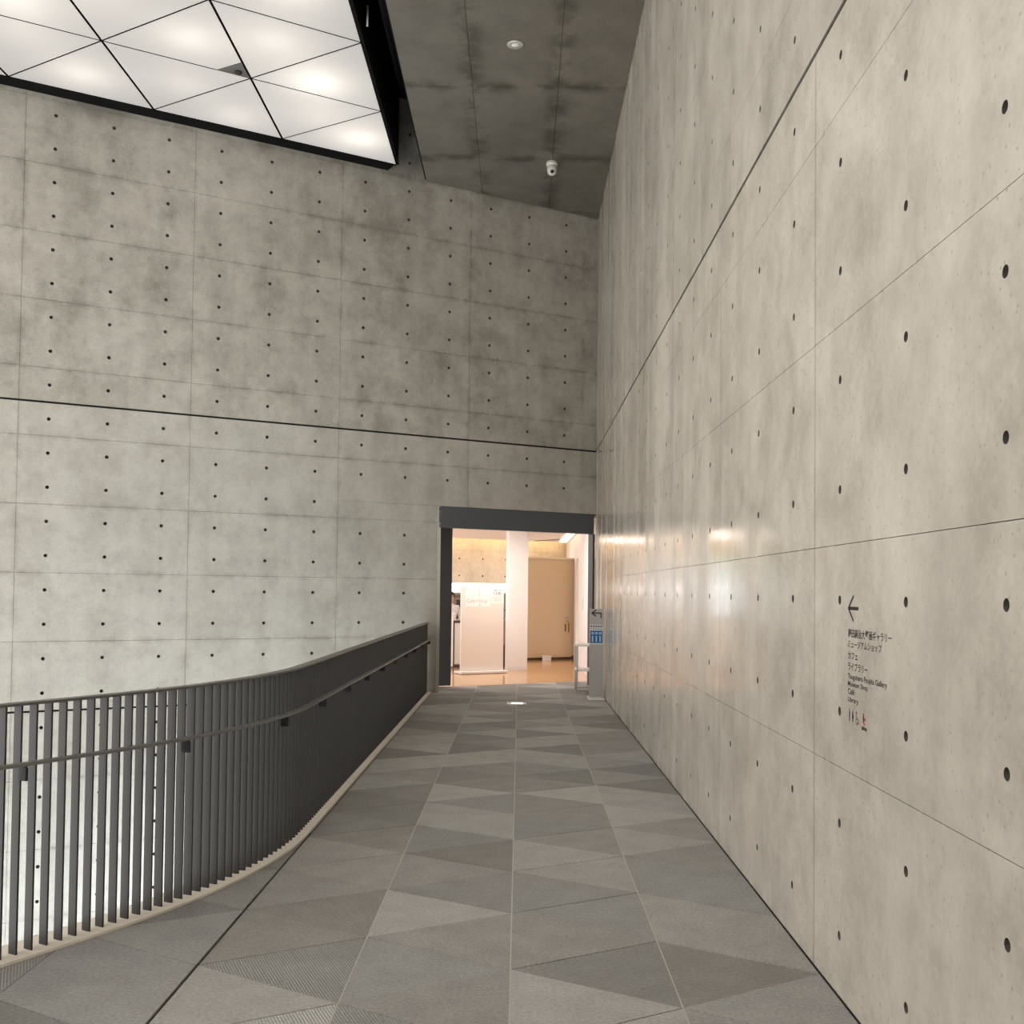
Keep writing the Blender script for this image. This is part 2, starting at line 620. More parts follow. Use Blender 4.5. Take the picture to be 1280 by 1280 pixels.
# far wall: u = s, v = z, n = towards the hall
SL0 = -8.69
wl = MB()
DOOR_S, DOOR_H = -3.0, 2.94
wl.wbox(-16.5, DOOR_S, TH, 0.8, LOW, 9.4)
wl.wbox(DOOR_S, 0.4, TH, 0.8, DOOR_H, 9.4)
wall_far = struct(wl.build('wall_far', M_BACK))
sbr = [-16.3] + [SL0 - HC / 2 + 3 * HC * k for k in range(-3, 4)]
sbr = sorted(s for s in sbr if -16.3 <= s < -0.4) + [0.0]
vbl = [LOW] + [1.779 + 0.9 * k for k in range(-7, -2)] + [-0.032, 0.879, 1.779, 2.679, 3.579, 4.027, 4.479, 5.379, 6.279, 7.179, 8.05, 9.35]
vbl = sorted(set(round(v, 4) for v in vbl))
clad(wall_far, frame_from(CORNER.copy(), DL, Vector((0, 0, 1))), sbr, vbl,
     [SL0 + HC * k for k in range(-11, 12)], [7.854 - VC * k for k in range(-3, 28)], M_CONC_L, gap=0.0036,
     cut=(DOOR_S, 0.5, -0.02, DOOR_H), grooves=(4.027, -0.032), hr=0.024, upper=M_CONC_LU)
for zg in (4.027, -0.032):
    MB().wbox(-16.3, 0.0 if zg > 0 else DOOR_S, 0.010, TH, zg - 0.0135, zg + 0.0135).build('groove_strip', M_GROOVE, wall_far)
# light render edge of the opening
tr = MB()
tr.wbox(DOOR_S - 0.005, DOOR_S + 0.05, 0.0, 0.75, 0.0, DOOR_H)
trim = struct(tr.build('trim_1', plain('pale_render_edge', (0.50, 0.46, 0.39), 0.7)))

# glazed side of the hall behind the camera: mullions only carry the daylight
GA, GB = W(-16.0, 0.0), Vector((XR, -3.3, 0))
gd = (GB - GA)
glen = gd.length
gd.normalize()
gl = MB()


def gbox(a0, a1, z0, z1, t=0.09):
    nrm = Vector((-gd.y, gd.x, 0))
    p, q = GA + gd * a0, GA + gd * a1
    vs = []
    for z in (z0, z1):
        for pt, sg in ((p, -1), (q, -1), (q, 1), (p, 1)):
            vs.append(Vector((pt.x, pt.y, z)) + nrm * t * sg)
    gl.add(vs, BOXF)


ga, gz = glen * 0.10, glen * 0.76            # the glazed stretch of this side
nm = 5
for i in range(nm + 1):
    a = ga + (gz - ga) * i / nm
    gbox(max(ga, a - 0.05), min(gz, a + 0.05), LOW, 9.3)
for z in (LOW + 0.1, -0.3, 4.0, 8.2):
    gbox(ga, gz, z - 0.1, z + 0.1)
gbox(ga, gz, 8.2, 9.4)
glazing = struct(gl.build('window_1', M_STEEL))
M_TINT = bpy.data.materials.new('daylight_warming_glass')  # tint added to warm the daylight entering through these unseen panes
M_TINT.use_nodes = True
_nt = M_TINT.node_tree
_nt.nodes.remove(_nt.nodes['Principled BSDF'])
_tb = _nt.nodes.new('ShaderNodeBsdfTransparent')
_tb.inputs['Color'].default_value = (1.0, 0.895, 0.80, 1)
_nt.links.new(_tb.outputs[0], _nt.nodes['Material Output'].inputs['Surface'])
for i in range(nm):
    for z0, z1 in ((LOW + 0.2, -0.4), (-0.2, 3.9), (4.1, 8.1)):
        gl = MB()
        w_ = (gz - ga) / nm
        gbox(ga + w_ * i + 0.05, ga + w_ * (i + 1) - 0.05, z0, z1, 0.0)
        pv = [gl.v[0], gl.v[1], gl.v[5], gl.v[4]]
        link('pane', mesh('pane', pv, [(0, 1, 2, 3)], M_TINT), glazing)
gl = MB()
gbox(gz, glen, LOW, 9.4, 0.15)
gbox(0, ga, LOW, 9.4, 0.15)
struct(gl.build('wall_back', M_CONC_L))

# portals so that daylight finds its way in through the glazing
for nm_, ctr, ud, wdt, hgt, inward in (
        ('daylight_portal', GA + gd * (ga + gz) / 2 + Vector((0, 0, 1.8)), gd, gz - ga, 12.8, Vector((-gd.y, gd.x, 0))),):
    ld = bpy.data.lights.new(nm_, 'AREA')
    ld.shape = 'RECTANGLE'
    ld.size, ld.size_y = wdt, hgt
    ld.cycles.is_portal = True
    lo = bpy.data.objects.new(nm_, ld)
    C.objects.link(lo)
    zax = -inward
    xax = ud
    yax = zax.cross(xax)
    mm = Matrix((xax, yax, zax)).transposed().to_4x4()
    mm.translation = ctr + inward * 0.15
    lo.matrix_world = mm

# ------------------------------------------------------------------ ceiling: concrete band, black slot, luminous grid
cl = MB()
cl.prism([(-1.54, -6.2), (XR + 0.2, -6.2), (XR + 0.2, 18.3), (-1.54, W(0, 0).y + (-1.54 - XR) / S60 * C60 + 0.1)], CEIL + TH, CEIL + 0.7)
ceiling = struct(cl.build('ceiling', M_BACK))
cbx = [-1.54, -0.67, 0.43, XR]
cby = [13.3 + 2.24 * k for k in range(-9, 3)]
cby = [-6.2] + [y for y in cby if y > -6.0]


def clip(poly, nx, ny, d):
    """keep the side nx*x + ny*y <= d"""
    out = []
    for i in range(len(poly)):
        p, q = poly[i], poly[(i + 1) % len(poly)]
        a = nx * p[0] + ny * p[1] - d
        b = nx * q[0] + ny * q[1] - d
        if a <= 0:
            out.append(p)
        if (a < 0 < b) or (b < 0 < a):
            t = a / (a - b)
            out.append((p[0] + (q[0] - p[0]) * t, p[1] + (q[1] - p[1]) * t))
    return out


CL = NL.x * XR + NL.y * YC
cby_full = cby + [cby[-1] + 2.24, cby[-1] + 4.48]
for i in range(3):
    for j in range(len(cby_full) - 1):
        poly = [(cbx[i] + 0.003, cby_full[j] + 0.003), (cbx[i + 1] - 0.003, cby_full[j] + 0.003),
                (cbx[i + 1] - 0.003, cby_full[j + 1] - 0.003), (cbx[i] + 0.003, cby_full[j + 1] - 0.003)]
        poly = clip(poly, NL.x, NL.y, CL)
        if len(poly) >= 3:
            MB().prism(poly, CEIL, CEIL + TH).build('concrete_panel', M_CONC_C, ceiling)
# side of the band towards the slot, painted black inside the slot
sb = MB()
sb.box((-1.56, -6.2, CEIL + 0.02), (-1.54, 16.42, 9.3))
sb.build('slot_side', M_BLACK, ceiling)
lid = MB()
lid.prism([(XR + 0.4, -6.4), (XR + 0.4, 18.6), tuple(W(-16.5, 0.6))[:2], tuple(GA + Vector((-0.4, -0.3, 0)))[:2]], 9.3, 9.45)
roof = struct(lid.build('ceiling_void', M_BLACK))

M_GLOW = None


def glow_panel():
    m = bpy.data.materials.new('luminous_ceiling_glass')
    m.use_nodes = True
    nt = m.node_tree
    N, L = nt.nodes, nt.links
    N.remove(N['Principled BSDF'])
    out = N['Material Output']
    tl = N.new('ShaderNodeBsdfTranslucent')
    tl.inputs['Color'].default_value = (0.86, 0.83, 0.79, 1)
    em = N.new('ShaderNodeEmission')
    em.inputs['Color'].default_value = (1.0, 0.965, 0.92, 1)
    em.inputs['Strength'].default_value = 0.45
    ad = N.new('ShaderNodeAddShader')
    L.new(tl.outputs[0], ad.inputs[0])
    L.new(em.outputs[0], ad.inputs[1])
    L.new(ad.outputs[0], out.inputs['Surface'])
    return m


M_GLOW = glow_panel()
skylight = empty('luminous_ceiling', (-1.935, 15.80, CEIL))
tag(skylight, 'luminous ceiling of backlit white triangular panels edged in black above the hall', 'ceiling light')
SIDE = 1.783
ORG = Vector((-1.935, 15.80, 0))
AD = DL * SIDE
BD = Vector((0, SIDE, 0))


def lat(i, j):
    return ORG - AD * i - BD * j


def tri_panel(pts, name='glass_panel'):
    """flat triangular pane; wide dark joint along the right wall's direction, thin elsewhere"""
    n = len(pts)
    cen = sum(pts, Vector()) / 3
    lines = []
    for k in range(3):
        a, b = pts[k], pts[(k + 1) % 3]
        d = (b - a).normalized()
        nr = Vector((-d.y, d.x, 0))
        if (cen - a).dot(nr) < 0:
            nr = -nr
        ins = 0.016 if abs(d.x) < 0.05 else 0.011
        lines.append((a + nr * ins, d))
    vs = []
    for k in range(3):
        (p, d), (q, e) = lines[k - 1], lines[k]
        det = d.x * (-e.y) + e.x * d.y
        t = ((q.x - p.x) * (-e.y) + e.x * (q.y - p.y)) / det
        vs.append(p + d * t)
    loc = skylight.location
    poly = [(v.x - loc.x, v.y - loc.y) for v in vs]
    if sum(poly[i][0] * poly[(i + 1) % 3][1] - poly[(i + 1) % 3][0] * poly[i][1] for i in range(3)) < 0:
        poly = poly[::-1]
    me = mesh(name, [(p[0], p[1], 0.0) for p in poly], [(2, 1, 0)], M_GLOW)
    return link(name, me, skylight)


M_TUBE = emit('lamp_tube', (1, 0.95, 0.88), 6)
lamp_n = 0
for i in range(0, 8):
    for j in range(0, 9):
        quad = [lat(i, j), lat(i + 1, j), lat(i + 1, j + 1), lat(i, j + 1)]
        c = sum(quad, Vector()) / 4
        # stay clear of the glazing
        if (c - GA).dot(Vector((-gd.y, gd.x, 0))) < 1.2:
            continue
        # V6,V5,V4 / V6,V4,V2 : diagonal from (i+1, j) to (i, j+1)
        for tri in ((lat(i + 1, j), lat(i, j), lat(i, j + 1)), (lat(i + 1, j), lat(i, j + 1), lat(i + 1, j + 1))):
            tri_panel([Vector(p) for p in tri])
            cc = sum(tri, Vector()) / 3
            if i < 5 and j < 5:
                ld = bpy.data.lights.new('panel_lamp', 'POINT')
                rng_ = random.Random(i * 97 + j * 13 + lamp_n)
                ld.energy = 5.6 * rng_.uniform(0.25, 1.4)
                ld.color = (1.0, 0.93, 0.85)
                ld.shadow_soft_size = 0.12
                lo = bpy.data.objects.new('panel_lamp', ld)
                C.objects.link(lo)
                lo.parent = skylight
                lo.location = (cc.x - skylight.location.x + rng_.uniform(-0.2, 0.2), cc.y - skylight.location.y + rng_.uniform(-0.2, 0.2), 0.46)
                lamp_n += 1
# added black sides shielding the wall from the panel lamps, and black lip
fr = MB()
a0, a1 = lat(0, 0), lat(8.4, 0)
b1 = lat(0, 9)
lx = skylight.location
for (p0, p1, outw) in ((a0, a1, NL), (a0, b1, Vector((1, 0, 0)))):
    q0, q1 = p0 + outw * 0.004, p1 + outw * 0.004
    for (o0, o1, z0, z1) in ((0.0, 0.02, 0.0, 1.15), (0.0, 0.03, -0.006, 0.03)):
        vs = []
        for z in (z0, z1):
            for pt, oo in ((q0, o0), (q1, o0), (q1, o1), (q0, o1)):
                v = pt + outw * oo
                vs.append(Vector((v.x - lx.x, v.y - lx.y, z)))
        fr.add(vs, BOXF)
fr.build('shield_frame', M_BLACK, skylight)
# black closing strip between the luminous ceiling and the far wall
cs = MB()
q0, q1 = lat(0, 0), lat(8.4, 0)
gapw = CL - NL.dot(q0) - 0.004
cs.prism([tuple(v)[:2] for v in (q0 - lx * 1.0, q1 - lx * 1.0, q1 + NL * gapw - lx * 1.0, q0 + NL * gapw - lx * 1.0)], 0.035, 0.05)
cs.build('closing_strip', M_BLACK, skylight)
# grey corner plate with a small camera in it
cv = lat(1, 1)
pl = MB()
e1 = -AD.normalized()
e2 = -BD.normalized()
zz = CEIL - 0.006
pp = [cv + e1 * 0.01 + e2 * 0.02, cv + e1 * 0.42 + e2 * 0.02, cv + e1 * 0.02 + e2 * 0.40]
sl = skylight.location
loc3 = [(p.x - sl.x, p.y - sl.y) for p in pp]
pl.prism(loc3, -0.012, -0.003)
plate = pl.build('corner_plate', plain('corner_plate_grey', (0.12, 0.115, 0.11), 0.5), skylight)
cm = MB()
cq = cv + e1 * 0.12 + e2 * 0.13 - sl
cm.lathe([(0.018, -0.012), (0.045, -0.014), (0.045, -0.03), (0.02, -0.05)], 16, 0, (cq.x, cq.y, 0))
cm.build('camera_dome', M_BLK, plate, True)

# ------------------------------------------------------------------ walkway floor
TILE = 0.7805
STRIP = TILE * S60
XJ = [-1.359, -0.688, -0.020, 0.655, 1.303]
CURB_R, CURB_Y = 4.1, 6.95
PX0 = -1.362


def path(t, off):
    """walkway edge from the far wall towards the camera; t = metres, off = metres away from the walkway"""
    L1 = 16.60 - CURB_Y
    ARC = CURB_R * math.pi / 6
    if t <= L1:
        return Vector((PX0 - off, 16.60 - t, 0)), Vector((-1, 0, 0)), Vector((0, -1, 0))
    if t <= L1 + ARC:
        th = (t - L1) / CURB_R
        c = Vector((PX0 - CURB_R, CURB_Y, 0))
        rad = Vector((math.cos(th), -math.sin(th), 0))
        return c + rad * (CURB_R - off), -rad, Vector((-math.sin(th), -math.cos(th), 0))
    th = math.pi / 6
    c = Vector((PX0 - CURB_R, CURB_Y, 0))
    rad = Vector((math.cos(th), -math.sin(th), 0))
    d = Vector((-math.sin(th), -math.cos(th), 0))
    return c + rad * (CURB_R - off) + d * (t - L1 - ARC), -rad, d


T_END = (16.60 - CURB_Y) + CURB_R * math.pi / 6 + 3.2


def wall_clip_t(off):
    """how far from t=0 the far wall cuts an element at this offset"""
    y = (CL - NL.x * (PX0 - off)) / NL.y
    return max(0.0, 16.60 - y)


def sweep(prof, t0, t1, name, mat, parent=None, step=0.12, close=True):
    """prof: list of (off, z) points, swept along the walkway edge"""
    n = max(2, int((t1 - t0) / step))
    mb = MB()
    k = len(prof)
    for i in range(n + 1):
        t = t0 + (t1 - t0) * i / n
        for off, z in prof:
            tt = max(t, wall_clip_t(off) + 0.002) if i == 0 else t
            p, _, _ = path(tt, off)
            mb.v.append(Vector((p.x, p.y, z)))
    for i in range(n):
        for a in range(k):
            b = (a + 1) % k
            mb.f.append((i * k + a, i * k + b, (i + 1) * k + b, (i + 1) * k + a))
            mb.mi.append(0)
    mb.f.append(tuple(range(k)))
    mb.f.append(tuple(n * k + a for a in range(k))[::-1])
    mb.mi += [0, 0]
    return mb.build(name, mat, parent)


# slab
slab_poly = [(PX0 - 0.02, 16.45), (PX0 - 0.02, 6.95)]
for k in range(1, 7):
    p, _, _ = path((16.60 - CURB_Y) + CURB_R * math.pi / 6 * k / 6, 0.02)
    slab_poly.append((p.x, p.y))
p, _, _ = path(T_END, 0.02)
slab_poly += [(p.x, p.y), (p.x, -6.1), (XR + 0.03, -6.1), (XR + 0.03, 18.9), tuple(W(0.0, 0.82))[:2], tuple(W(-2.95, 0.82))[:2], tuple(W(-2.95, 0.0))[:2]]
fl = MB()
fl.prism(slab_poly, -0.45, -0.010)
floor = struct(fl.build('floor', M_DARKGAP))

LEVEL = {}
for key, val in {
    # strip, side ('r' base on the strip's right joint, 'l' on its left), index -> shade 0 dark .. 1 light
    (1, 'l', 0): .45, (1, 'r', 0): .50, (1, 'l', 1): .95, (1, 'r', 1): .25, (1, 'l', 2): .45, (1, 'r', 2): .0, (1, 'l', 3): .25,
    (1, 'r', 3): .8, (1, 'l', 4): .8, (1, 'r', -1): .35, (1, 'l', -1): .2,
    (2, 'l', -1): .95, (2, 'r', -1): .9, (2, 'r', 0): .1, (2, 'l', 0): .45, (2, 'r', 1): .4, (2, 'l', 1): .35, (2, 'r', 2): .75, (2, 'l', 2): .85,
    (2, 'l', 3): .3, (2, 'r', 3): .4,
    (3, 'l', 0): .1, (3, 'r', -1): .65, (3, 'l', -1): .55, (3, 'r', 0): .7, (3, 'l', 1): .75, (3, 'r', 1): .5, (3, 'l', 2): .45, (3, 'r', 2): .4,
    (0, 'r', -1): .95, (0, 'l', -1): .8, (0, 'r', 0): .25, (0, 'l', 0): .3, (0, 'r', 1): .2, (0, 'l', 1): .4, (0, 'r', 2): .6, (0, 'l', 2): .65,
    (0, 'r', 3): .25, (0, 'l', 3): .2,
}.items():
    LEVEL[key] = val


def shade(i, side, k):
    if (i, side, k) in LEVEL:
        v = LEVEL[(i, side, k)]
    else:
        r = random.Random(i * 1000 + k * 7 + (500 if side == 'r' else 0))
        v = r.choice([0.05, 0.2, 0.35, 0.5, 0.8, 1.0])
    r2 = random.Random(i * 31 + k * 17 + (3 if side == 'r' else 0))
    base = 0.245 + 0.175 * v
    warm = r2.uniform(-0.004, 0.006)
    return (base * 1.0 + warm, base * 0.962, base * 0.895 - warm, 1), r2.randrange(3)


def tile_obj(polys, col, mi):
    mb = MB()
    for poly in polys:
        if len(poly) >= 3:
            mb.prism(poly, -0.010, 0.0)
    if not mb.v:
        return
    o = mb.build('carpet_tile', M_CARPET[mi], floor)
    o.color = col


def inset(tri, d):
    cx = sum(p[0] for p in tri) / 3
    cy = sum(p[1] for p in tri) / 3
    ir = TILE * 0.2887
    f_ = 1 - d / ir
    return [(cx + (p[0] - cx) * f_, cy + (p[1] - cy) * f_) for p in tri]


YV = {0: 4.530, 1: 4.135}        # vertex phase on even / odd joints (joint index 2 is even)
for i in range(-2, 4):
    if i >= 0:
        xl_, xr_ = XJ[i], XJ[i + 1]
    else:
        xl_, xr_ = XJ[0] + STRIP * i, XJ[0] + STRIP * (i + 1)
    yl_ = YV[i % 2]
    yr_ = YV[(i + 1) % 2]
    for k in range(-2, 20):
        for side in ('l', 'r'):
            if side == 'l':
                y0 = yl_ + TILE * k
                ya = y0 + TILE / 2
                tri = [(xl_, y0), (xr_, ya), (xl_, y0 + TILE)]
            else:
                y0 = yr_ + TILE * k
                ya = y0 + TILE / 2
                tri = [(xr_, y0), (xr_, y0 + TILE), (xl_, ya)]
            col, mi = shade(i, side, k)
            t2 = inset(tri, 0.0018)
            if i >= 0:
                # keep the strip joints open
                q = clip(t2, 1, 0, xr_ - (0.010 if i == 3 else 0.0032))
                q = clip(q, -1, 0, -(xl_ + (0.009 if i == 0 else 0.0032)))
                q = clip(q, NL.x, NL.y, CL + 0.815) if q else q
                tile_obj([q], col, mi)
            else:
                q = clip(t2, 1, 0, XJ[0] - 0.006)
                qa = clip(q, 0, -1, -4.9) if q else []
                qb = clip(q, 0, 1, 4.9) if q else []
                # chord of the bend above, straight run below
                a, b = path(16.60 - CURB_Y, 0.02)[0], path(16.60 - CURB_Y + CURB_R * math.pi / 6, 0.02)[0]
                d = (b - a).normalized()
                nrm = Vector((d.y, -d.x, 0))
                if nrm.x > 0:
                    nrm = -nrm
                qa = clip(qa, nrm.x, nrm.y, nrm.dot(a)) if qa else []
                e, off_d, _ = path(T_END, 0.02)
                qb = clip(qb, off_d.x, off_d.y, off_d.dot(e)) if qb else []
                tile_obj([qa, qb], col, mi)
for xj in XJ[1:4]:
    yend = (CL + 0.81 - NL.x * xj) / NL.y
    MB().box((xj - 0.0035, 2.4, -0.010), (xj + 0.0035, yend, -0.0012)).build('joint_strip', M_JOINT, floor)

# cream stone kerb under the railing
curb = sweep([(0.004, -0.45), (0.004, 0.012), (0.215, 0.012), (0.215, -0.45)], 0, T_END, 'kerb', M_CURB)
struct(curb)
curb.name = 'trim_2'

# floor below
lf = MB()
lf.prism([(XR + 0.3, -6.3), (XR + 0.3, 18.6), tuple(W(-16.5, 0.3))[:2], tuple(GA)[:2]], LOW - 0.3, LOW)
struct(lf.build('floor_lower', plain('pale_stone_floor', (0.72, 0.73, 0.73), 0.5, 0, 0.5, 0.05, 3)))

# unseen fill lamps added under the walkway slab to brighten the lower wall
for k in range(5):
    p, off_d, _ = path(2.2 + 2.6 * k, -0.35)
    t_ = empty('added_fill_lamp', (p.x, p.y, -0.45))
    tag(t_, 'unseen round white fill lamp added under the walkway slab %s' % ['by the doorway', 'beyond the railing bend', 'halfway along the straight railing', 'under the railing bend', 'under the open carpet corner'][k], 'lamp')
    MB().lathe([(0.18, -0.06), (0.2, -0.03), (0.2, 0.0)], 20).build('housing', M_WHITE, t_, True)
    ld = bpy.data.lights.new('fill_bulb', 'AREA')
    ld.shape = 'DISK'
    ld.size = 0.3
    ld.energy = 430
    ld.color = (0.78, 0.91, 1.0)
    lo = bpy.data.objects.new('fill_bulb', ld)
    C.objects.link(lo)
    lo.parent = t_
    lo.location = (0, 0, -0.075)

# ------------------------------------------------------------------ railing
railing = empty('railing', (PX0, 16.4, 0.012))
tag(railing, 'dark grey steel railing with upright flat bars curving along the walkway edge', 'railing')
RL = railing.location
FIN0, FIN1 = 0.058, 0.108
FT = 0.009
fin_me = mesh('baluster', [(a, b, c) for c in (0.0, 1.078) for a, b in ((-FT / 2, FIN0), (FT / 2, FIN0), (FT / 2, FIN1), (-FT / 2, FIN1))], BOXF, M_RAIL)
t = 0.20
nf = 0
while t < T_END - 0.05:
    p, off_d, d = path(t, 0.0)
    o = link('baluster', fin_me, railing)
    R = Matrix((d, off_d, Vector((0, 0, 1)))).transposed().to_4x4()
    R.translation = Vector((p.x - RL.x, p.y - RL.y, 0.0))
    o.matrix_local = R
    t += 0.0745
    nf += 1


def sweep_rel(prof, t0, t1, name, mat):
    o = sweep(prof, t0, t1, name, mat, None)
    for v in o.data.vertices:
        v.co -= RL
    o.parent = railing
    return o


sweep_rel([(0.052, 1.088), (0.052, 1.100), (0.114, 1.100), (0.114, 1.088)], 0.08, T_END, 'top_rail', plain('top_rail_grey', (0.10, 0.096, 0.09), 0.4))
sweep_rel([(0.000, 0.832), (0.000, 0.846), (0.042, 0.846), (0.042, 0.832)], 0.0, T_END, 'handrail', M_HAND)
br_me = mesh('bracket', [(a, b, c) for c in (0.755, 0.812) for a, b in ((-0.006, 0.008), (0.006, 0.008), (0.006, FIN0), (-0.006, FIN0))]
             + [(a, b, c) for c in (0.812, 0.822) for a, b in ((-0.006, 0.012), (0.006, 0.012), (0.006, 0.030), (-0.006, 0.030))],
             BOXF + [tuple(8 + q for q in f) for f in BOXF], plain('bracket_black', (0.012, 0.012, 0.012), 0.6))
tb_list = [0.28 + 1.097 * k for k in range(11)]
tb_list += [tb_list[-1] + 0.95, tb_list[-1] + 2.05]
for tb in tb_list:
    p, off_d, d = path(tb, 0.0)
    o = link('bracket', br_me, railing)
    R = Matrix((d, off_d, Vector((0, 0, 1)))).transposed().to_4x4()
    R.translation = Vector((p.x - RL.x, p.y - RL.y, -0.0))
    o.matrix_local = R

# ------------------------------------------------------------------ ceiling fittings
dl = empty('ceiling_downlight', (-0.118, 12.24, CEIL))
tag(dl, 'small round recessed downlight with pale ring in the concrete ceiling', 'downlight')
MB().lathe([(0.052, -0.002), (0.095, -0.004), (0.098, -0.012), (0.088, -0.018), (0.055, -0.018)], 28).build('ring', plain('pale_metal_ring', (0.55, 0.54, 0.5), 0.4, 0.4), dl, True)
MB().lathe([(0.005, -0.030), (0.035, -0.026), (0.054, -0.008)], 24).build('lens', plain('frosted_lens', (0.75, 0.75, 0.72), 0.2), dl, True)
cc_ = empty('security_camera', (0.424, 15.66, CEIL))
tag(cc_, 'white dome security camera with dark lens hanging under the concrete ceiling', 'camera')
M_CAMW = plain('camera_white', (0.62, 0.60, 0.55), 0.4)
MB().lathe([(0.085, 0.0), (0.088, -0.05), (0.078, -0.062)], 28).build('base', M_CAMW, cc_, True)
hsg = MB().lathe([(0.074, -0.06), (0.074, -0.13), (0.064, -0.17), (0.04, -0.195), (0.012, -0.20)], 28).build('housing', M_CAMW, cc_, True)
MB().tube((0.0, -0.040, -0.155), (0.0, -0.074, -0.17), 0.028, 0.026, 18).build('lens', M_BLK, hsg, True)
sp_ = empty('slot_rod', (-1.83, 11.96, CEIL + 0.05))
tag(sp_, 'thin white rod fixture hanging in the black slot beside the luminous ceiling', 'fixture')
MB().tube((0, 0, 0), (0, 0, 0.24), 0.012, 0.012, 10).build('rod', M_CAMW, sp_, True)
MB().tube((0, 0, 0.24), (0, 0, 1.17), 0.004, 0.004, 6).build('hanger', M_BLACK, sp_)

# ------------------------------------------------------------------ doorway
dr = struct(empty('door_1', W(-1.5, 0.2, 0)))


def rel(o, par):
    """bring a mesh built in world space under its thing"""
    inv = par.matrix_world.inverted() if par.rotation_euler.z else Matrix.Translation(-par.location)
    o.data.transform(inv)
    o.parent = par
    return o


rel(MB().wbox(DOOR_S + 0.01, -0.03, 0.0, 0.14, 2.60, DOOR_H - 0.002).build('lintel', M_STEEL, None, False, 0.004), dr)
rel(MB().wbox(DOOR_S + 0.05, -2.515, 0.66, 0.72, 0.03, 2.66).build('door_leaf', plain('steel_leaf', (0.12, 0.125, 0.135), 0.45)), dr)
rel(MB().wbox(DOOR_S + 0.05, -2.355, 0.78, 0.82, 0.02, 2.66).build('door_leaf', plain('steel_leaf_inner', (0.12, 0.125, 0.135), 0.45)), dr)
rel(MB().wbox(-0.075, -0.035, 0.0, 0.14, 0.0, 2.60).build('jamb', plain('brown_steel', (0.06, 0.05, 0.045), 0.5), dr), dr) if False else \
    rel(MB().wbox(-0.055, -0.012, 0.0, 0.14, 0.0, 2.60).build('jamb', plain('brown_steel', (0.06, 0.05, 0.045), 0.5)), dr)
rel(MB().wbox(DOOR_S + 0.05, -0.012, 0.14, 0.8, 2.75, DOOR_H - 0.002).build('door_head', M_STEEL), dr)

# ------------------------------------------------------------------ lettering helpers
def text_mesh(name, body, width, height, frame_m, mat, parent, bold=0.016, extr=0.0006):
    """flat lettering fitted into width x height, lower left corner at frame_m's origin"""
    cu = bpy.data.curves.new(name, 'FONT')
    cu.body = body
    cu.size = 1.0
    cu.extrude = 0.0
    cu.resolution_u = 3
    cu.offset = bold
    tmp = bpy.data.objects.new(name, cu)
    C.objects.link(tmp)
    dg = bpy.context.evaluated_depsgraph_get()
    dg.update()
    me = bpy.data.meshes.new_from_object(tmp.evaluated_get(dg))
    C.objects.unlink(tmp)
    bpy.data.objects.remove(tmp)
    xs = [v.co.x for v in me.vertices]
    ys = [v.co.y for v in me.vertices]
    if not xs:
        return None
    sx = width / max(1e-6, max(xs) - min(xs))
    sy = height / max(1e-6, max(ys) - min(ys))
    x0, y0 = min(xs), min(ys)
    for v in me.vertices:
        v.co = Vector(((v.co.x - x0) * sx, (v.co.y - y0) * sy, extr))
    me.materials.clear()
    me.materials.append(mat)
    me.transform(frame_m)
    me.name = name
    return link(name, me, parent)


def flat(name, polys, frame_m, mat, parent, h=0.0006):
    """printed or cut-vinyl shapes given as polygons in the frame's x, y"""
    mb = MB()
    for poly in polys:
        n = len(poly)
        mb.add([(p[0], p[1], h) for p in poly], [tuple(range(n))])
    me = mesh(name, mb.v, mb.f, mat)
    me.transform(frame_m)
    return link(name, me, parent)


def rect(x0, y0, x1, y1):
    return [(x0, y0), (x1, y0), (x1, y1), (x0, y1)]


def disc(x, y, r, n=14):
    return [(x + r * math.cos(2 * math.pi * k / n), y + r * math.sin(2 * math.pi * k / n)) for k in range(n)]


def ring_polys(x, y, r, w, a0, a1, n=14):
    out = []
    for k in range(n):
        t0, t1 = a0 + (a1 - a0) * k / n, a0 + (a1 - a0) * (k + 1) / n
        out.append([(x + r * math.cos(t0), y + r * math.sin(t0)), (x + r * math.cos(t1), y + r * math.sin(t1)),
                    (x + (r - w) * math.cos(t1), y + (r - w) * math.sin(t1)), (x + (r - w) * math.cos(t0), y + (r - w) * math.sin(t0))])
    return out


def stroke(x0, y0, x1, y1, w):
    d = Vector((x1 - x0, y1 - y0))
    d.normalize()
    n = Vector((-d.y, d.x)) * w / 2
    return [(x0 - n.x, y0 - n.y), (x1 - n.x, y1 - n.y), (x1 + n.x, y1 + n.y), (x0 + n.x, y0 + n.y)]


# ------------------------------------------------------------------ direction lettering on the right wall
sign = empty('wall_lettering', (XR, 4.17, 1.10))
tag(sign, 'dark grey arrow, direction lettering and pictograms stuck on the concrete wall', 'wall sign')


def wf(y, z):
    """frame on the right wall, relative to the lettering's empty; x runs towards the camera"""
    m = Matrix(((0, 0, -1, 0), (-1, 0, 0, y - 4.17), (0, 1, 0, z - 1.10), (0, 0, 0, 1)))
    return m


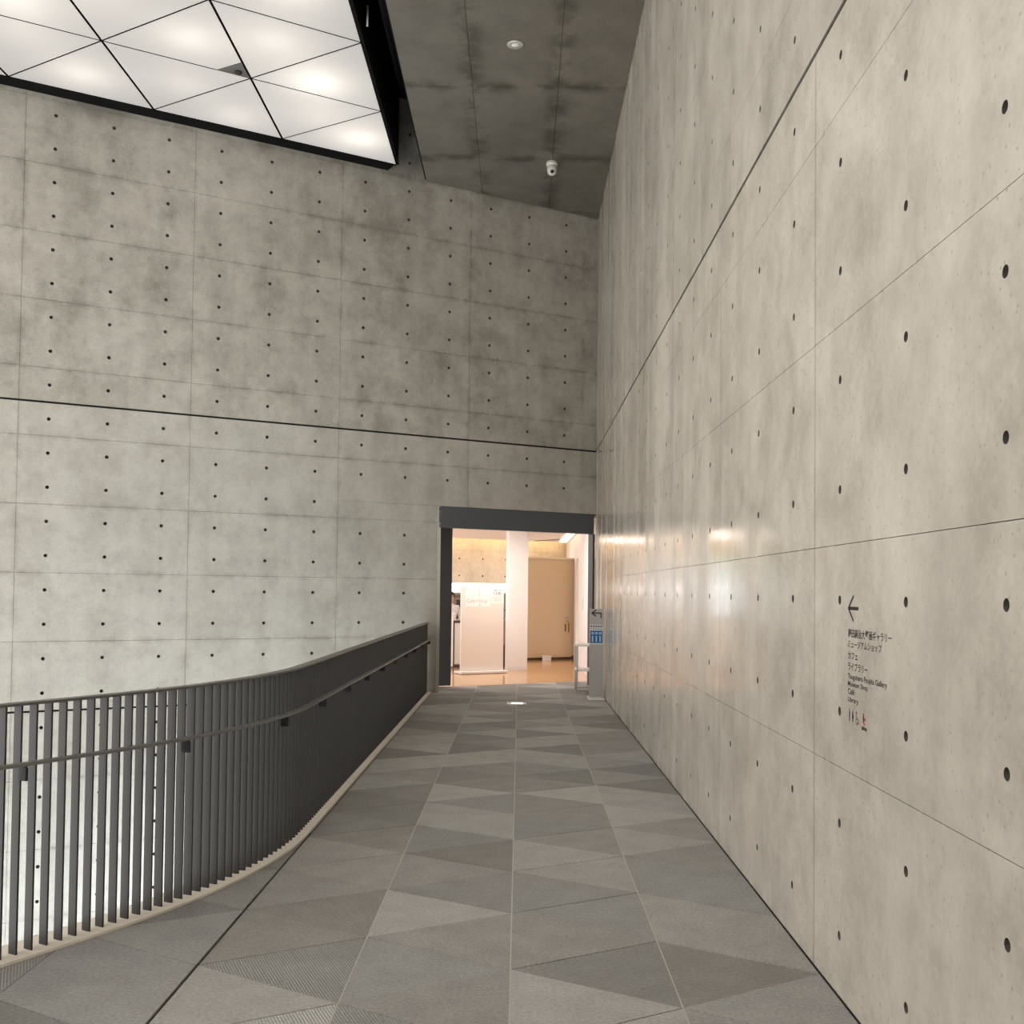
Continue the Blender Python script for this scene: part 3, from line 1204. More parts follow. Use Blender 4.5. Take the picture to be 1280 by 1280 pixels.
flat('arrow', [stroke(0.006, 0.0, 0.125, 0.0, 0.0135), stroke(-0.002, 0.003, 0.064, -0.050, 0.0115), stroke(-0.002, -0.003, 0.064, 0.050, 0.0115)], wf(4.169, 1.559), M_INK, sign)
for body, wdt, z0, z1 in (('藤田嗣治大壁画ギャラリー', 0.487, 1.444, 1.479), ('ミュージアムショップ', 0.385, 1.404, 1.434), ('カフェ', 0.118, 1.360, 1.388),
                          ('ライブラリー', 0.232, 1.316, 1.349), ('Tsuguharu Foujita Gallery', 0.440, 1.276, 1.304), ('Museum Shop', 0.235, 1.248, 1.274),
                          ('Café', 0.078, 1.222, 1.245), ('Library', 0.126, 1.187, 1.212)):
    text_mesh('text_line', body, wdt, z1 - z0, wf(4.172, z0), M_INK, sign)


def person_icon(x, y, h, skirt):
    ps = [disc(x, y + h * 0.92, h * 0.08)]
    ps.append(rect(x - h * 0.14, y + h * 0.42, x + h * 0.14, y + h * 0.82))
    if skirt:
        ps.append([(x - h * 0.2, y + h * 0.30), (x + h * 0.2, y + h * 0.30), (x + h * 0.1, y + h * 0.6), (x - h * 0.1, y + h * 0.6)])
    ps += [rect(x - h * 0.11, y, x - h * 0.02, y + h * 0.45), rect(x + h * 0.02, y, x + h * 0.11, y + h * 0.45)]
    return ps


flat('man_pictogram', person_icon(0, 0, 0.050, False), wf(4.152, 1.115), M_NAVY, sign)
flat('woman_pictogram', person_icon(0, 0, 0.050, True), wf(4.113, 1.116), M_RED, sign)
flat('wheelchair_pictogram', [disc(-0.004, 0.043, 0.005), stroke(-0.004, 0.036, -0.002, 0.018, 0.005), stroke(-0.002, 0.018, 0.012, 0.018, 0.004),
                              stroke(0.012, 0.018, 0.018, 0.004, 0.004), stroke(0.018, 0.004, 0.024, 0.005, 0.004)]
     + ring_polys(0.0, 0.010, 0.014, 0.004, 2.0, 6.0), wf(4.062, 1.116), M_BLK, sign)
npn = flat('nursing_panel', [rect(0, 0.0, 0.066, 0.052)], wf(4.012, 1.118), M_PINK, sign, 0.0004)
flat('nursing_pictogram', [disc(0.028, 0.043, 0.006), stroke(0.026, 0.038, 0.026, 0.014, 0.013), stroke(0.026, 0.016, 0.040, 0.004, 0.009), stroke(0.028, 0.03, 0.046, 0.022, 0.006), disc(0.044, 0.027, 0.005)],
     wf(4.012, 1.118), M_RED, npn, 0.0008)
flat('nursing_caption', [rect(0.006, -0.016, 0.030, -0.003), rect(0.032, -0.014, 0.042, -0.003), rect(0.044, -0.016, 0.064, -0.004)], wf(4.012, 1.118), M_INK, sign)

# ------------------------------------------------------------------ sign stand by the right wall
st = empty('sign_stand', (1.165, 15.85, 0))
tag(st, 'slim grey freestanding sign stand with black turn-left arrow and blue notice by the wall', 'sign stand')
MB().box((-0.115, -0.19, 0.0), (0.125, 0.19, 0.028)).build('base', M_WHITE2, st, False, 0.006)
MB().box((-0.10, -0.028, 0.028), (0.118, 0.028, 1.352)).build('panel_body', M_WHITE2, st, False, 0.003)
MB().box((-0.103, -0.034, 0.034), (0.108, -0.028, 1.352)).build('front_panel', M_SIGNGREY, st)


def sf(x, z, d=-0.034):
    return Matrix(((1, 0, 0, x), (0, 0, -1, d), (0, 1, 0, z), (0, 0, 0, 1)))


flat('arrow', [stroke(0.015, 0.052, 0.150, 0.052, 0.019), stroke(0.141, 0.058, 0.141, -0.022, 0.019), stroke(0.0, 0.052, 0.066, 0.098, 0.019), stroke(0.0, 0.052, 0.066, 0.004, 0.019)],
     sf(-0.072, 1.238), M_BLK, st)
ntc = flat('notice', [rect(0, 0, 0.196, 0.295)], sf(-0.098, 0.822), plain('notice_white', (0.62, 0.63, 0.64), 0.5), st, 0.0006)
flat('notice_field', [rect(0.006, 0.018, 0.190, 0.205)], sf(-0.098, 0.822), M_BLUE, ntc, 0.0012)
cols = []
for cx_ in (0.042, 0.098, 0.154):
    cols += [rect(cx_ - 0.010, 0.035, cx_ + 0.010, 0.125), rect(cx_ - 0.022, 0.150, cx_ + 0.022, 0.162), rect(cx_ - 0.016, 0.166, cx_ + 0.018, 0.182)]
flat('notice_column', cols, sf(-0.098, 0.822), M_LBLUE, ntc, 0.0018)
dots = [rect(0.012 + 0.037 * k, 0.255, 0.034 + 0.037 * k, 0.281) for k in range(5)] + [rect(0.012 + 0.034 * k, 0.225, 0.034 + 0.034 * k, 0.236) for k in range(5)]
flat('notice_heading', dots, sf(-0.098, 0.822), M_INK, ntc, 0.0012)

# ------------------------------------------------------------------ small metal side table
tb_ = empty('side_table', (1.09, 17.05, 0))
tag(tb_, 'small white-topped metal side table with lower shelf behind the sign stand', 'table')
TW, TD = 0.165, 0.27
MB().box((-TW - 0.01, -TD, 0.735), (TW + 0.01, TD, 0.765)).build('table_top', M_WHITE2, tb_, False, 0.004)
MB().box((-TW, -TD + 0.02, 0.34), (TW, TD - 0.02, 0.365)).build('shelf', M_WHITE2, tb_, False, 0.003)
for sx in (-1, 1):
    for sy in (-1, 1):
        MB().box((sx * (TW - 0.012) - 0.012, sy * (TD - 0.014) - 0.012, 0.0), (sx * (TW - 0.012) + 0.012, sy * (TD - 0.014) + 0.012, 0.735)).build('leg', M_ALU, tb_)
for sy in (-1, 1):
    MB().box((-TW + 0.02, sy * (TD - 0.014) - 0.008, 0.03), (TW - 0.02, sy * (TD - 0.014) + 0.008, 0.048)).build('stretcher', M_ALU, tb_)

# ------------------------------------------------------------------ floor exit light
ex = empty('floor_exit_light', (-0.018, 15.07, 0.0))
tag(ex, 'small glowing white-green exit light set flush in the carpet floor', 'exit light')
MB().box((-0.135, -0.13, -0.004), (0.135, 0.13, 0.005)).build('frame', plain('pale_steel_frame', (0.55, 0.48, 0.42), 0.4), ex)
lpn = MB().box((-0.075, -0.105, 0.004), (0.085, 0.105, 0.0075)).build('lit_panel', emit('exit_glow', (0.80, 1.0, 0.92), 1.0), ex)
flat('pictogram', [rect(-0.05, -0.06, 0.05, -0.045), rect(-0.015, -0.05, 0.015, 0.06), rect(0.02, 0.0, 0.05, 0.012)], Matrix.Translation((0, 0, 0.0078)), emit('exit_green', (0.25, 0.8, 0.5), 0.8), lpn)

# ================================================================== café beyond the doorway
CCEIL = 2.93
REAR = 9.7
cf = MB()
pf = [tuple(W(-9, 0.82))[:2], tuple(W(0.45, 0.82))[:2], (XR + 0.02, 19.0), (XR + 0.02, 33.6), tuple(W(-9, REAR))[:2]]
cf.prism(pf, -0.4, 0.0)
struct(cf.build('floor_cafe', M_WOOD))
cc2 = MB()
pcl = [tuple(W(-9, 0.8))[:2], tuple(W(0.40, 0.8))[:2], (XR + 0.02, 18.9), (XR + 0.02, 28.75), tuple(W(-9, REAR - 0.45))[:2]]
cc2.prism(pcl, CCEIL + 0.02, CCEIL + 0.3)
cafe_ceiling = struct(cc2.build('ceiling_cafe', plain('white_ceiling', (0.80, 0.78, 0.78), 0.8)))
MB().prism([tuple(W(-9.2, REAR - 0.7))[:2], tuple(W(13, REAR - 0.7))[:2], tuple(W(13, REAR + 0.4))[:2], tuple(W(-9.2, REAR + 0.4))[:2]], CCEIL + 0.32, CCEIL + 0.45).build('cove_top', M_WHITE, cafe_ceiling)
# dark slot in the ceiling
rel_slot = MB().wbox(4.2, 4.27, 5.4, 9.1, CCEIL + 0.012, CCEIL + 0.03).build('air_slot', M_BLACK, cafe_ceiling)
# rear wall of concrete boards with the window on its left
rw = MB()
rw.wbox(1.2, 9.0, REAR + TH, REAR + 0.35, 0, CCEIL + 0.4)
rw.wbox(-9, 1.2, REAR + TH, REAR + 0.35, 2.62, CCEIL + 0.4)
wall_rear = struct(rw.build('wall_rear', M_BACK))
M_CONC_W = concrete('concrete_cafe', (0.66, 0.62, 0.56), (0.42, 0.39, 0.34), rough=(0.4, 0.6), streak=0.2, pits=0.3)
cafe_hs = [2.265 + 0.698 * k for k in range(-2, 9)]
clad(wall_rear, frame_from(W(0, REAR), DL, Vector((0, 0, 1))), [1.2, 1.916, 4.01, 6.10, 8.2, 9.0], [0, 0.867, 1.767, 2.667, 3.3],
     cafe_hs, [2.442 - VC * k for k in range(0, 5)], M_CONC_W, hr=0.022)
clad(wall_rear, frame_from(W(0, REAR), DL, Vector((0, 0, 1))), [-9.0, -6.46, -4.36, -2.27, -0.18, 1.2], [2.62, 3.3], cafe_hs, [], M_CONC_W)
wn = struct(empty('window_2', W(-3.9, REAR + 0.2, 0)))
for k, s_ in enumerate((-9.0, -7.3, -5.6, -3.9, -2.2, -0.5, 1.17)):
    rel(MB().wbox(s_ - 0.03, s_ + 0.03, REAR + 0.1, REAR + 0.2, 0, 2.62).build('mullion', M_STEEL), wn)
rel(MB().wbox(-9.0, 1.2, REAR + 0.1, REAR + 0.2, 0, 0.06).build('sill', M_STEEL), wn)
# right wall and left end of the café
rwc = MB()
rwc.box((XR, 18.97, 0), (XR + 0.3, 23.2, 3.3))
rwc.box((XR, 24.1, 0), (XR + 0.3, 33.2, 3.3))
rwc.box((XR, 23.2, 2.35), (XR + 0.3, 24.1, 3.3))
rwc.box((XR + 0.3, 23.1, 0), (XR + 0.4, 24.2, 3.3))
struct(rwc.build('wall_cafe', M_WHITE))
lwc = MB()
lwc.wbox(-9.3, -9.0, 0.8, REAR + 0.3, 2.62, 3.3)
lwc.wbox(-9.3, -9.0, 0.8, 1.4, 0, 2.62)
struct(lwc.build('wall_end', M_WHITE))
# inside face of the thick far wall
MB().wbox(-9.0, DOOR_S, 0.80, 0.83, 0, 3.0).build('inner_lining', M_WHITE, wall_far)

# column
colm = MB().wbox(0.27, 0.72, 3.5, 3.62, 0, CCEIL + 0.02).build('column_body', M_WHITE)
column = empty('column', W(0.5, 3.7))
tag(column, 'square white painted column standing on the wooden cafe floor', 'column')
rel(colm, column)
rel(MB().wbox(0.265, 0.725, 3.495, 3.625, 0, 0.06).build('skirting', plain('skirting_white', (0.7, 0.67, 0.64), 0.5)), column)

# beige partition with a flush door
pt = empty('partition', W(2.8, 6.0))
tag(pt, 'beige partition wall lower than the ceiling with a flush beige door', 'partition')
rel(MB().wbox(2.1, 3.52, 6.0, 6.12, 0.09, 2.36).build('panel', M_BEIGE), pt)
rel(MB().wbox(2.08, 3.50, 5.96, 6.16, 2.36, 2.40).build('cap', plain('cap_beige', (0.72, 0.62, 0.5), 0.5), ), pt)
dp = rel(MB().wbox(2.12, 3.40, 5.985, 6.0, 0.06, 1.99).build('door', M_BEIGE, None, False, 0.003), pt)
hd = MB()
hd.tube(W(3.27, 5.985, 0.99), W(3.27, 5.93, 0.99), 0.018, 0.018, 12)
hd.tube(W(3.27, 5.93, 0.99), W(3.17, 5.93, 0.99), 0.012, 0.012, 10)
h_ = rel(hd.build('handle', M_ALU), pt)
h_.parent = dp
nt_ = MB()
nt_.wbox(3.20, 3.245, 5.983, 5.985, 0.66, 0.84)
nt_.wbox(3.295, 3.33, 5.983, 5.985, 0.64, 0.86)
rel(nt_.build('door_notice', plain('brown_print', (0.22, 0.13, 0.06), 0.6)), pt).parent = dp
rel(MB().wbox(3.235, 3.315, 5.982, 5.985, 0.86, 0.94).build('lock_plate', plain('brass_beige', (0.5, 0.4, 0.28), 0.4)), pt).parent = dp
fo = empty('partition_foot', W(2.6, 6.0))
rel(MB().wbox(2.1, 3.5, 6.02, 6.10, 0.0, 0.09).build('plinth', plain('brown_plinth', (0.10, 0.06, 0.035), 0.6)), pt)
bpy.data.objects.remove(fo)
wb = MB().wbox(2.55, 2.72, 5.80, 5.92, 0.0, 0.11).build('box_body', M_WHITE2)
wbx = empty('floor_box', W(2.63, 5.86))
tag(wbx, 'small white box on the wooden floor against the beige partition', 'box')
rel(wb, wbx)
rel(MB().wbox(2.545, 2.725, 5.795, 5.925, 0.11, 0.12).build('lid', M_WHITE), wbx)
# wall switch
sw = empty('wall_switch', (XR, 21.4, 1.35))
tag(sw, 'white switch plate on the pale wall inside the doorway', 'switch')
MB().box((-0.008, -0.06, -0.10), (0, 0.06, 0.10)).build('plate', plain('switch_white', (0.62, 0.58, 0.54), 0.4), sw)
MB().box((-0.013, -0.03, -0.05), (-0.008, 0.03, 0.05)).build('rocker', M_WHITE2, sw)

# board with posters
bd = empty('display_board', W(-0.555, 3.07))
tag(bd, 'white freestanding display board with two paper notices inside the doorway', 'display board')
M_BOARD = plain('pale_board', (0.74, 0.66, 0.59), 0.5)
rel(MB().wbox(-1.02, -0.09, 3.05, 3.10, 0.05, 1.685).build('panel', M_BOARD, None, False, 0.004), bd)
rel(MB().wbox(-1.075, -0.035, 2.92, 3.24, 0.008, 0.05).build('base', M_WHITE, None, False, 0.004), bd)
for s_ in (-1.02, -0.09):
    for n_ in (2.97, 3.19):
        rel(MB().wbox(s_ - 0.02, s_ + 0.02, n_ - 0.02, n_ + 0.02, 0.0, 0.010).build('foot', M_BLK), bd)


def bf(s, z, n=3.049):
    p = W(s, n, z) - bd.location
    m = Matrix((DL, Vector((0, 0, 1)), -NL)).transposed().to_4x4()
    m.translation = p
    return m


po1 = flat('poster', [rect(0, 0, 0.548, 0.372)], bf(-0.937, 1.294), M_PAPER, bd, 0.001)
text_mesh('poster_text', 'Café+Shop', 0.46, 0.092, bf(-0.912, 1.352), M_PGREY, po1, bold=0.0, extr=0.002)
flat('poster_mark', [stroke(0.30, 0.19, 0.30, 0.33, 0.010), stroke(0.30, 0.33, 0.335, 0.335, 0.008), disc(0.315, 0.03, 0.014)], bf(-0.937, 1.294), M_PGREY, po1, 0.002)
po2 = flat('poster', [rect(0, 0, 0.274, 0.30)], bf(-0.366, 1.362), M_PAPER, bd, 0.001)
nl = [rect(0.05, 0.235, 0.12, 0.265), rect(0.17, 0.24, 0.22, 0.262), rect(0.04, 0.17, 0.06, 0.22), rect(0.09, 0.16, 0.12, 0.225), rect(0.14, 0.165, 0.20, 0.22)]
nl += [rect(0.04, 0.045 + 0.025 * k, 0.21, 0.052 + 0.025 * k) for k in range(4)]
flat('poster_mark', nl, bf(-0.366, 1.362), M_PGREY, po2, 0.002)

# counter, side panels and shelf
cn = empty('counter', W(-1.6, 4.7))
tag(cn, 'white service counter with pale worktop behind the display board', 'counter')
rel(MB().wbox(-3.2, -0.56, 4.32, 4.9, 0.05, 1.10).build('body', M_WHITE2, None, False, 0.004), cn)
rel(MB().wbox(-3.25, -0.54, 4.28, 4.94, 1.10, 1.145).build('worktop', M_WHITE, None, False, 0.004), cn)
rel(MB().wbox(-3.15, -0.6, 4.38, 4.85, 0.0, 0.05).build('plinth', M_STEEL), cn)
bn = empty('waste_bin', W(-0.20, 4.8))
tag(bn, 'tall narrow pale bin with dark frame beside the counter', 'bin')
rel(MB().wbox(-0.38, 0.02, 4.66, 4.95, 0.06, 0.93).build('body', M_WHITE2, None, False, 0.01), bn)
rel(MB().wbox(-0.40, 0.04, 4.64, 4.97, 0.93, 0.97).build('lid', plain('dark_lid', (0.05, 0.035, 0.03), 0.5), None, False, 0.006), bn)
rel(MB().wbox(-0.40, 0.04, 4.64, 4.97, 0.0, 0.06).build('base', plain('dark_base', (0.06, 0.045, 0.04), 0.5), None, False, 0.006), bn)
rel(MB().wbox(-0.40, -0.365, 4.645, 4.69, 0.06, 0.93).build('post', plain('dark_post', (0.06, 0.04, 0.035), 0.5)), bn)

M_SHELF = plain('brown_grey_shelf', (0.19, 0.16, 0.145), 0.5)
sh_ = empty('back_cabinet', W(3.0, 9.3))
tag(sh_, 'low brown-grey back cabinet standing against the rear concrete wall', 'cabinet')
rel(MB().wbox(1.3, 4.6, 9.12, 9.68, 0.06, 0.83).build('body', M_SHELF), sh_)
rel(MB().wbox(1.28, 4.62, 9.1, 9.69, 0.83, 0.86).build('worktop', plain('shelf_light', (0.34, 0.31, 0.29), 0.5)), sh_)
rel(MB().wbox(1.35, 4.55, 9.2, 9.6, 0.0, 0.06).build('plinth', M_STEEL), sh_)
for s_ in (1.32, 2.42, 3.52):
    rel(MB().wbox(s_, s_ + 1.05, 9.10, 9.12, 0.1, 0.8).build('door', M_SHELF), sh_)
for zz_, lab in ((1.16, 'brown-grey wall shelf fixed just above the low cabinet'), (1.50, 'brown-grey wall shelf fixed directly below the bright strip')):
    ws = empty('wall_shelf', W(3.0, 9.6, zz_))
    tag(ws, lab, 'shelf')
    rel(MB().wbox(1.3, 4.6, 9.3, 9.699, zz_, zz_ + 0.03).build('board', plain('shelf_board', (0.34, 0.31, 0.29), 0.5)), ws)
    for s_ in (1.6, 2.9, 4.3):
        rel(MB().wbox(s_, s_ + 0.02, 9.4, 9.699, zz_ - 0.04, zz_).build('bracket', M_STEEL), ws)
ls = empty('light_strip', W(3.0, 9.6))
tag(ls, 'bright white lit strip panel across the concrete wall above the shelf', 'light strip')
rel(MB().wbox(1.25, 4.7, 9.60, 9.69, 1.545, 1.805).build('housing', M_WHITE), ls)
rel(MB().wbox(1.27, 4.68, 9.59, 9.60, 1.555, 1.795).build('diffuser', emit('white_strip_glow', (1.0, 0.98, 0.96), 2.0)), ls)
# dark things on the shelf
M_DK = plain('dark_machine', (0.03, 0.026, 0.025), 0.4)
em_ = empty('coffee_machine', W(2.1, 9.33, 0.86))
tag(em_, 'small dark coffee machine on the back shelf', 'coffee machine')
rel(MB().wbox(1.95, 2.25, 9.2, 9.5, 0.86, 1.10).build('body', M_DK, None, False, 0.01), em_)
rel(MB().wbox(1.97, 2.23, 9.12, 9.2, 1.0, 1.08).build('group_head', M_ALU), em_)
rel(MB().wbox(1.97, 2.23, 9.13, 9.2, 0.86, 0.88).build('drip_tray', M_ALU), em_)
for k, (s_, lab) in enumerate(((2.15, 'dark round canister near the end of the lower wall shelf'), (2.75, 'dark round canister in the middle of the lower wall shelf'))):
    jr = empty('canister', W(s_, 9.5, 1.191))
    tag(jr, lab, 'canister')
    MB().lathe([(0.045, 0), (0.048, 0.02), (0.048, 0.16), (0.044, 0.17)], 16).build('body', M_DK, jr, True)
    MB().lathe([(0.05, 0.17), (0.05, 0.19), (0.03, 0.2)], 16).build('lid', M_ALU, jr, True)
# dark narrow rack seen between the board and the column
rk = empty('magazine_rack', W(0.46, 4.3))
tag(rk, 'narrow dark rack holding blue leaflets beside the white column', 'rack')
rel(MB().wbox(0.30, 0.62, 4.25, 4.40, 0.0, 0.45).build('lower_case', plain('dark_wood_rack', (0.05, 0.025, 0.02), 0.5)), rk)
rel(MB().wbox(0.30, 0.62, 4.36, 4.40, 0.45, 1.15).build('back', plain('dark_back', (0.03, 0.03, 0.035), 0.5)), rk)
rel(MB().wbox(0.32, 0.60, 4.30, 4.34, 0.50, 0.86).build('leaflets', plain('leaflet_blue', (0.30, 0.42, 0.62), 0.5)), rk)
rel(MB().wbox(0.30, 0.62, 4.25, 4.36, 0.45, 0.48).build('ledge', plain('dark_ledge', (0.04, 0.035, 0.035), 0.5)), rk)

# ------------------------------------------------------------------ person behind the board
def make_person():
    root = empty('person', W(-0.12, 5.35))
    tag(root, 'person with short dark hair and white patterned top standing behind the display board', 'person')
    root.rotation_euler = (0, 0, math.radians(20))
    J = {  # joint: (x, y, z, radius)
        'pelvis': (0, 0, 0.86, 0.13), 'waist': (0, 0, 1.0, 0.115), 'chest': (0, 0.005, 1.18, 0.13), 'neckb': (0, 0.01, 1.30, 0.07),
        'neck': (0, 0.0, 1.35, 0.047), 'headb': (0, -0.015, 1.41, 0.07), 'head': (0, -0.01, 1.485, 0.083), 'crown': (0, 0.0, 1.545, 0.055)}
    E = [('pelvis', 'waist'), ('waist', 'chest'), ('chest', 'neckb'), ('neckb', 'neck'), ('neck', 'headb'), ('headb', 'head'), ('head', 'crown')]
    for s, n in ((-1, 'L'), (1, 'R')):
        J['hip' + n] = (s * 0.085, 0, 0.80, 0.085)
        J['knee' + n] = (s * 0.09, -0.01, 0.45, 0.055)
        J['ankle' + n] = (s * 0.09, 0.02, 0.09, 0.038)
        J['toe' + n] = (s * 0.10, -0.12, 0.035, 0.033)
        J['sh' + n] = (s * 0.165, 0.01, 1.245, 0.055)
        J['el' + n] = (s * 0.225, 0.0, 1.0, 0.04)
        J['wr' + n] = (s * 0.19, -0.18, 0.98, 0.027)
        J['palm' + n] = (s * 0.18, -0.25, 0.985, 0.026)
        E += [('pelvis', 'hip' + n), ('hip' + n, 'knee' + n), ('knee' + n, 'ankle' + n), ('ankle' + n, 'toe' + n),
              ('chest', 'sh' + n), ('sh' + n, 'el' + n), ('el' + n, 'wr' + n), ('wr' + n, 'palm' + n)]
        for fi, (dx, ln) in enumerate(((-0.026, 0.062), (-0.009, 0.072), (0.009, 0.068), (0.026, 0.052))):
            J['f%d%s' % (fi, n)] = (s * (0.18 - dx * 0.9), -0.285, 0.985, 0.0095)
            J['g%d%s' % (fi, n)] = (s * (0.18 - dx * 1.1), -0.25 - ln - 0.02, 0.968, 0.008)
            E += [('palm' + n, 'f%d%s' % (fi, n)), ('f%d%s' % (fi, n), 'g%d%s' % (fi, n))]
        J['t' + n] = (s * 0.142, -0.255, 0.98, 0.010)
        J['u' + n] = (s * 0.132, -0.285, 0.972, 0.0085)
        E += [('wr' + n, 't' + n), ('t' + n, 'u' + n)]
    names = list(J)
    me = bpy.data.meshes.new('body')
    me.from_pydata([J[k][:3] for k in names], [(names.index(a), names.index(b)) for a, b in E], [])
    tmp = bpy.data.objects.new('body', me)
    C.objects.link(tmp)
    tmp.modifiers.new('skin', 'SKIN')
    for k, n in enumerate(names):
        sv = me.skin_vertices[0].data[k]
        sv.radius = (J[n][3], J[n][3])
        sv.use_root = (n == 'pelvis')
    ss = tmp.modifiers.new('sub', 'SUBSURF')
    ss.levels = 2
    ss.render_levels = 2
    dg = bpy.context.evaluated_depsgraph_get()
    dg.update()
    out = bpy.data.meshes.new_from_object(tmp.evaluated_get(dg))
    C.objects.unlink(tmp)
    bpy.data.objects.remove(tmp)
    mats = [plain('skin', (0.55, 0.36, 0.27), 0.5), plain('white_patterned_top', (0.72, 0.68, 0.64), 0.7, 0, 0.3, 0.35, 14), plain('dark_trousers', (0.03, 0.028, 0.03), 0.7), plain('shoe_black', (0.02, 0.02, 0.02), 0.4)]
    out.materials.clear()
    for m in mats:
        out.materials.append(m)
    for p in out.polygons:
        z, y, x = p.center.z, p.center.y, abs(p.center.x)
        i = 2
        if z > 1.325:
            i = 0
        elif z > 0.90 and not (y < -0.10):
            i = 1
        elif y < -0.10 and z > 0.9:
            i = 0
        elif z < 0.075:
            i = 3
        p.material_index = i
        p.use_smooth = True
    link('body', out, root)
    hm = MB()
    M_HAIR = plain('dark_hair', (0.018, 0.012, 0.010), 0.5)
    seg, rows = 20, 9
    for r in range(rows + 1):
        ph = math.pi * 0.62 * r / rows
        for q in range(seg):
            an = 2 * math.pi * q / seg
            front = math.cos(an - (-math.pi / 2))
            k = 1.0 if front < 0.4 or ph < 0.9 else 0.80
            rad = 0.098 * k
            hm.v.append(Vector((rad * math.sin(ph) * math.cos(an), 0.008 + rad * 1.08 * math.sin(ph) * math.sin(an), 1.478 + 0.105 * math.cos(ph))))
    for r in range(rows):
        for q in range(seg):
            a, b = r * seg + q, r * seg + (q + 1) % seg
            hm.f.append((a, b, b + seg, a + seg))
            hm.mi.append(0)
    hm.build('hair', M_HAIR, root, True)
    fm = MB()
    for s in (-1, 1):
        fm.tube((s * 0.03, -0.088, 1.475), (s * 0.03, -0.097, 1.475), 0.011, 0.008, 10)
    fm.build('eyes', plain('eye_dark', (0.03, 0.02, 0.02), 0.3), root)
    MB().add([(-0.012, -0.09, 1.44), (0.012, -0.09, 1.44), (0, -0.112, 1.443), (0, -0.09, 1.478)], [(0, 1, 2), (0, 2, 3), (1, 3, 2), (0, 3, 1)]).build('nose', mats[0], root)
    MB().box((-0.022, -0.094, 1.414), (0.022, -0.085, 1.421)).build('mouth', plain('lips', (0.4, 0.18, 0.15), 0.5), root)
    for s in (-1, 1):
        MB().tube((s * 0.080, 0.0, 1.465), (s * 0.093, 0.006, 1.468), 0.026, 0.018, 10).build('ear', mats[0], root)


make_person()

# ------------------------------------------------------------------ café lamps
cv1 = empty('cove_light', W(3.0, REAR - 0.3, CCEIL + 0.1))
tag(cv1, 'warm linear cove light along the rear concrete wall of the cafe', 'cove light')
rel(MB().wbox(-8.5, 8.0, REAR - 0.42, REAR - 0.36, CCEIL + 0.06, CCEIL + 0.10).build('lamp', emit('cove_warm', (1.0, 0.66, 0.30), 12.0)), cv1)
rel(MB().wbox(-8.5, 8.0, REAR - 0.45, REAR - 0.41, CCEIL + 0.03, CCEIL + 0.06).build('tray', M_WHITE), cv1)
cv2 = empty('wall_cove_light', Vector((1.15, 25.5, CCEIL)))
tag(cv2, 'bright warm linear ceiling light along the right cafe wall', 'cove light')
MB().box((-0.10, -3.2, -0.025), (0.10, 2.5, -0.0)).build('diffuser', emit('cove_warm_bright', (1.0, 0.80, 0.52), 1.6), cv2)
MB().box((-0.12, -3.22, -0.0), (0.12, 2.52, 0.03)).build('housing', M_WHITE, cv2)
for k, (s_, n_, pw) in enumerate(((-0.4, 2.2, 55), (-2.6, 2.6, 45), (1.6, 2.2, 40), (-0.2, 6.6, 55), (2.6, 4.4, 45), (3.0, 8.0, 40), (-3.0, 6.6, 45))):
    q = W(s_, n_, CCEIL)
    t_ = empty('recessed_downlight', q)
    tag(t_, 'small round recessed warm downlight in the white cafe ceiling ' + ['above the display board', 'just behind the doorway leaf', 'beside the column', 'above the standing person', 'in front of the beige partition', 'behind the beige partition', 'over the counter'][k], 'downlight', 'recessed cafe downlights')
    MB().lathe([(0.06, 0.018), (0.085, -0.004), (0.09, 0.0), (0.09, 0.02)], 20).build('ring', M_WHITE, t_, True)
    ld = bpy.data.lights.new('cafe_lamp', 'AREA')
    ld.shape = 'DISK'
    ld.size = 0.12
    ld.energy = pw * 1.05
    ld.color = (1.0, 0.86, 0.72) if n_ > 3 else (1.0, 0.93, 0.87)
    lo = bpy.data.objects.new('cafe_lamp', ld)
    C.objects.link(lo)
    lo.parent = t_
    lo.location = (0, 0, -0.012)

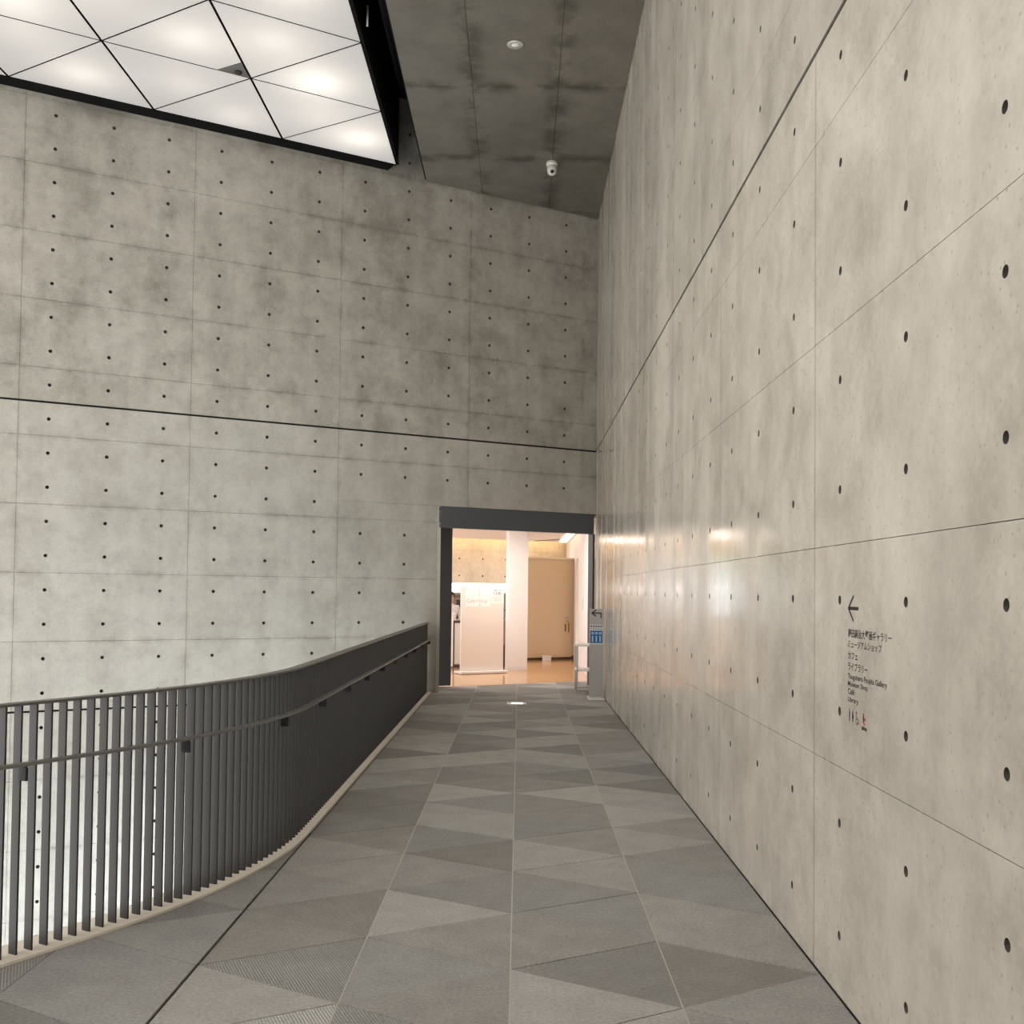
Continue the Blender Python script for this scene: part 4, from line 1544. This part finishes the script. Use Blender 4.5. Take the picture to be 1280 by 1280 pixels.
# portal of the café window
ld = bpy.data.lights.new('window_portal', 'AREA')
ld.shape = 'RECTANGLE'
ld.size, ld.size_y = 10.1, 2.55
ld.cycles.is_portal = True
lo = bpy.data.objects.new('window_portal', ld)
C.objects.link(lo)
mm = Matrix((DL, (NL).cross(DL), NL)).transposed().to_4x4()
mm.translation = W(-3.9, REAR + 0.02, 1.31)
lo.matrix_world = mm
ld = bpy.data.lights.new('end_window_portal', 'AREA')
ld.shape = 'RECTANGLE'
ld.size, ld.size_y = 8.3, 2.55
ld.cycles.is_portal = True
lo = bpy.data.objects.new('end_window_portal', ld)
C.objects.link(lo)
mm = Matrix((NL, (-DL).cross(NL), -DL)).transposed().to_4x4()
mm.translation = W(-9.02, 5.55, 1.31)
lo.matrix_world = mm

# ------------------------------------------------------------------ garden seen through the café window
gr = MB()
gr.prism([tuple(W(-60, REAR + 0.36))[:2], tuple(W(40, REAR + 0.36))[:2], tuple(W(40, REAR + 60))[:2], tuple(W(-60, REAR + 60))[:2]], -0.5, -0.06)
struct(gr.build('ground', plain('pale_paving', (0.80, 0.80, 0.79), 0.8, 0, 0.3, 0.08, 2)))
M_LEAF = plain('leaf_green', (0.34, 0.50, 0.13), 0.6, 0, 0.4, 0.3, 4)
M_BARK = plain('bark', (0.12, 0.09, 0.07), 0.8)
def foliage(name, parent, cen, ext, count, seed, size=0.2):
    rg = random.Random(seed)
    lm = MB()
    for q in range(count):
        v = Vector((rg.gauss(0, 1), rg.gauss(0, 1), rg.gauss(0, 1))).normalized() * rg.uniform(0.5, 1.0)
        c = Vector((cen[0] + v.x * ext[0], cen[1] + v.y * ext[1], cen[2] + v.z * ext[2]))
        a = Vector((rg.uniform(-1, 1), rg.uniform(-1, 1), rg.uniform(-1, 1))).normalized() * size
        b = a.orthogonal().normalized() * size * 0.45
        lm.add([c - a, c + b, c + a, c - b], [(0, 1, 2, 3)])
    o = link(name, mesh(name, lm.v, lm.f, M_LEAF), parent)
    o['kind'] = 'stuff'


for k, (s_, n_, hh, rad, lab) in enumerate(((1.5, 27.0, 4.6, 2.6, 'broad leafy green tree on pale paving outside the cafe window'),
                                            (9.5, 29.0, 5.6, 2.8, 'taller leafy green tree on pale paving beyond the broad tree'))):
    t_ = empty('tree', W(s_, n_, -0.06))
    tag(t_, lab, 'tree', 'trees outside the cafe window')
    MB().tube((0, 0, 0), (0.05, 0, hh * 0.7), 0.12, 0.07, 10).build('trunk', M_BARK, t_)
    foliage('foliage', t_, (0, 0, hh * 0.68), (rad, rad, rad * 0.75), 650, k + 3, 0.26)
